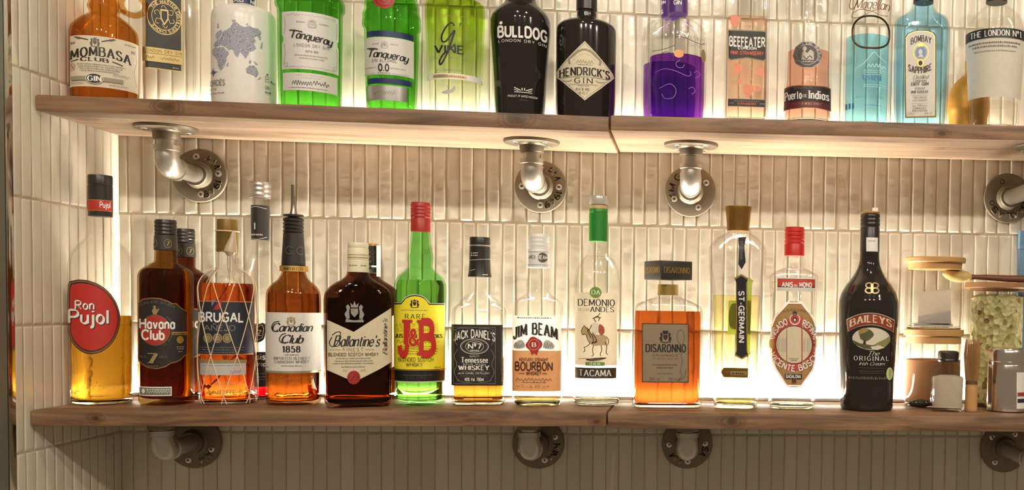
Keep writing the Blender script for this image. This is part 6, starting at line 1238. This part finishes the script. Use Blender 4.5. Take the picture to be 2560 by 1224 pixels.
# salt shaker
b = Bottle('salt_shaker', 'small octagonal glass shaker of white salt with a dark metal cap', 'shaker', 'small tools by the jars', 2367.5, shelf_z(2367, False)+.0002, [(902, 24, 2, 1), (908, 26, 2, 1), (916, 34, 2.5, 1), (924, 41, 3, 1), (934, 44, 3.2, 1), (990, 44, 3.2, 1), (1018, 43.5, 3.2, 1), (1028, 40, 3.2, 1)], 1029.5)
b.shell(tglass('shaker_glass', (250, 250, 248), .5, .4), wall=5, base=10, punt=3)
zf = b.zof(942); MB().lathe([(b.px(37), b.px(10), 3.2, 1), (b.px(38), b.px(20), 3.2, 1), (b.px(38.3), zf, 3.2, 1), (b.px(20), zf+.003, 3.2, 1)], seg=48).build('salt', pm('salt_white', (234, 224, 212), .8, 0, .3, 0, .5), b.root)
o, P = b.lid('cap', pm('dark_steel_cap', (96, 88, 82), .3, .9), [(903, 26), (899, 27), (896, 25.5), (893, 26), (884, 26.5), (880, 26), (877, 23), (876, 18)])

# bamboo tea whisk
b = Bottle('tea_whisk', 'bamboo tea whisk standing upright on its pale handle, right of the salt shaker', 'whisk', 'small tools by the jars', 2427, shelf_z(2427, False)+.0002, [(958, 15), (962, 15.5), (965, 14.6), (968, 15.5), (990, 15.6), (1028, 15.8)], 1029.)
b.solid(BAMB, 'handle')
mb = MB(); zb_, zt_ = b.zof(958), b.zof(848)
for ring, n in ((1., 34), (.62, 20)):
    for i in range(n):
        t = 2*PI*i/n; pts = []
        for j in range(7):
            f = j/6; r = b.px(12.5+7*math.sin(min(1, f*1.15)*PI*.62)-5.5*max(0, f-.72)*2)*ring; pts.append((r*math.cos(t), r*math.sin(t), zb_+(zt_-zb_)*f*(1 if ring == 1 else .9)))
        mb.tube(pts, [.0007]*5+[.0006, .0004], seg=5)
tn = mb.build('tines', pm('bamboo_tines', (156, 112, 66), .6), b.root); tn['kind'] = 'stuff'
o, P = b.lid('binding', pm('dark_thread', (96, 66, 40), .7), [(960, 15.6), (956, 14.6), (951, 15), (950, 14)])

# steel shaker can
b = Bottle('cocoa_shaker', 'polished steel shaker can cut off by the right picture edge', 'shaker', 'small tools by the jars', 2517, shelf_z(2517, False)+.0002, [(908, 50), (911, 51.5), (1000, 51.5), (1024, 51.5), (1030, 49)], 1031.)
CHR = pm('chrome_steel', (228, 220, 212), .16, 1.); b.solid(CHR, 'body')
o, P = b.lid('lid', CHR, [(909, 51.8), (903, 52.5), (901, 51), (882, 51), (874, 50), (870, 47), (868.5, 42)])
a = Art(); a.rect(PAPER, 2541, 930, 2572, 1021); a.rect(pm('sticker_red', (150, 60, 56), .5), 2543, 980, 2570, 990); a.rect(NAVY, 2543, 996, 2570, 1006); b.decal('sticker', a)

# black braided cord coil
cz = shelf_z(2302, False); P0 = at_Z(2303, 1021, cz); t = None
mb = MB()
for s_ in range(3):
    pts = []
    for i in range(60):
        f = i/59; x = (f-.5)*.034; an = f*2*PI*5+s_*2*PI/3; r = .0052*math.sin(PI*min(1, max(0, .12+f*.8)))
        pts.append((x, .0055*math.sin(f*3)+r*math.cos(an), .0046+.0024+r*math.sin(an)))
    mb.tube(pts, .0016, seg=8)
o = mb.build('braided_cord', pm('black_braid', (40, 35, 30), .25, 0, .8), None); o.location = (P0.x, P0.y+.004, cz+.0003)
tag(o, 'short black braided cord lying left of the salt shaker', 'cord', 'small tools by the jars')
# blue packet and blue box at the back
c = shelf_z(2500, False)
q = at_Y(2547, 640, -.009); t = thing('storage_box', 'tall plain blue box behind the herb jar, cut by the right picture edge', 'box', (q.x+.05, -.009, c+.0003), 0, None)
zt_ = at_Y(2550, 577, -.009).z-c; MB().box(-.05, -.005, 0, .05, .005, zt_-.03, .001).build('carton', pm('dusty_blue', (92, 128, 160), .55), t); MB().box(-.0506, -.0056, zt_-.0298, .0506, .0056, zt_, .001).build('lid', pm('dusty_blue_lid', (104, 140, 170), .55), t)
q = at_Z(2458, 1000, c); t = tag(MB().add([(0, 0, 0), (.03, 0, 0), (.03, .004, 0), (0, .004, 0), (-.006, .006, .03), (.026, .006, .034), (.026, .010, .034), (-.006, .010, .03)], [(0, 3, 2, 1), (4, 5, 6, 7), (0, 1, 5, 4), (1, 2, 6, 5), (2, 3, 7, 6), (3, 0, 4, 7)]).build('paper_packet', pm('deep_blue', (30, 66, 112), .5), None, False), 'small dark blue packet between the tea whisk and the steel shaker can', 'packet'); t.location = (q.x-.002, q.y-.012, c+.0003)
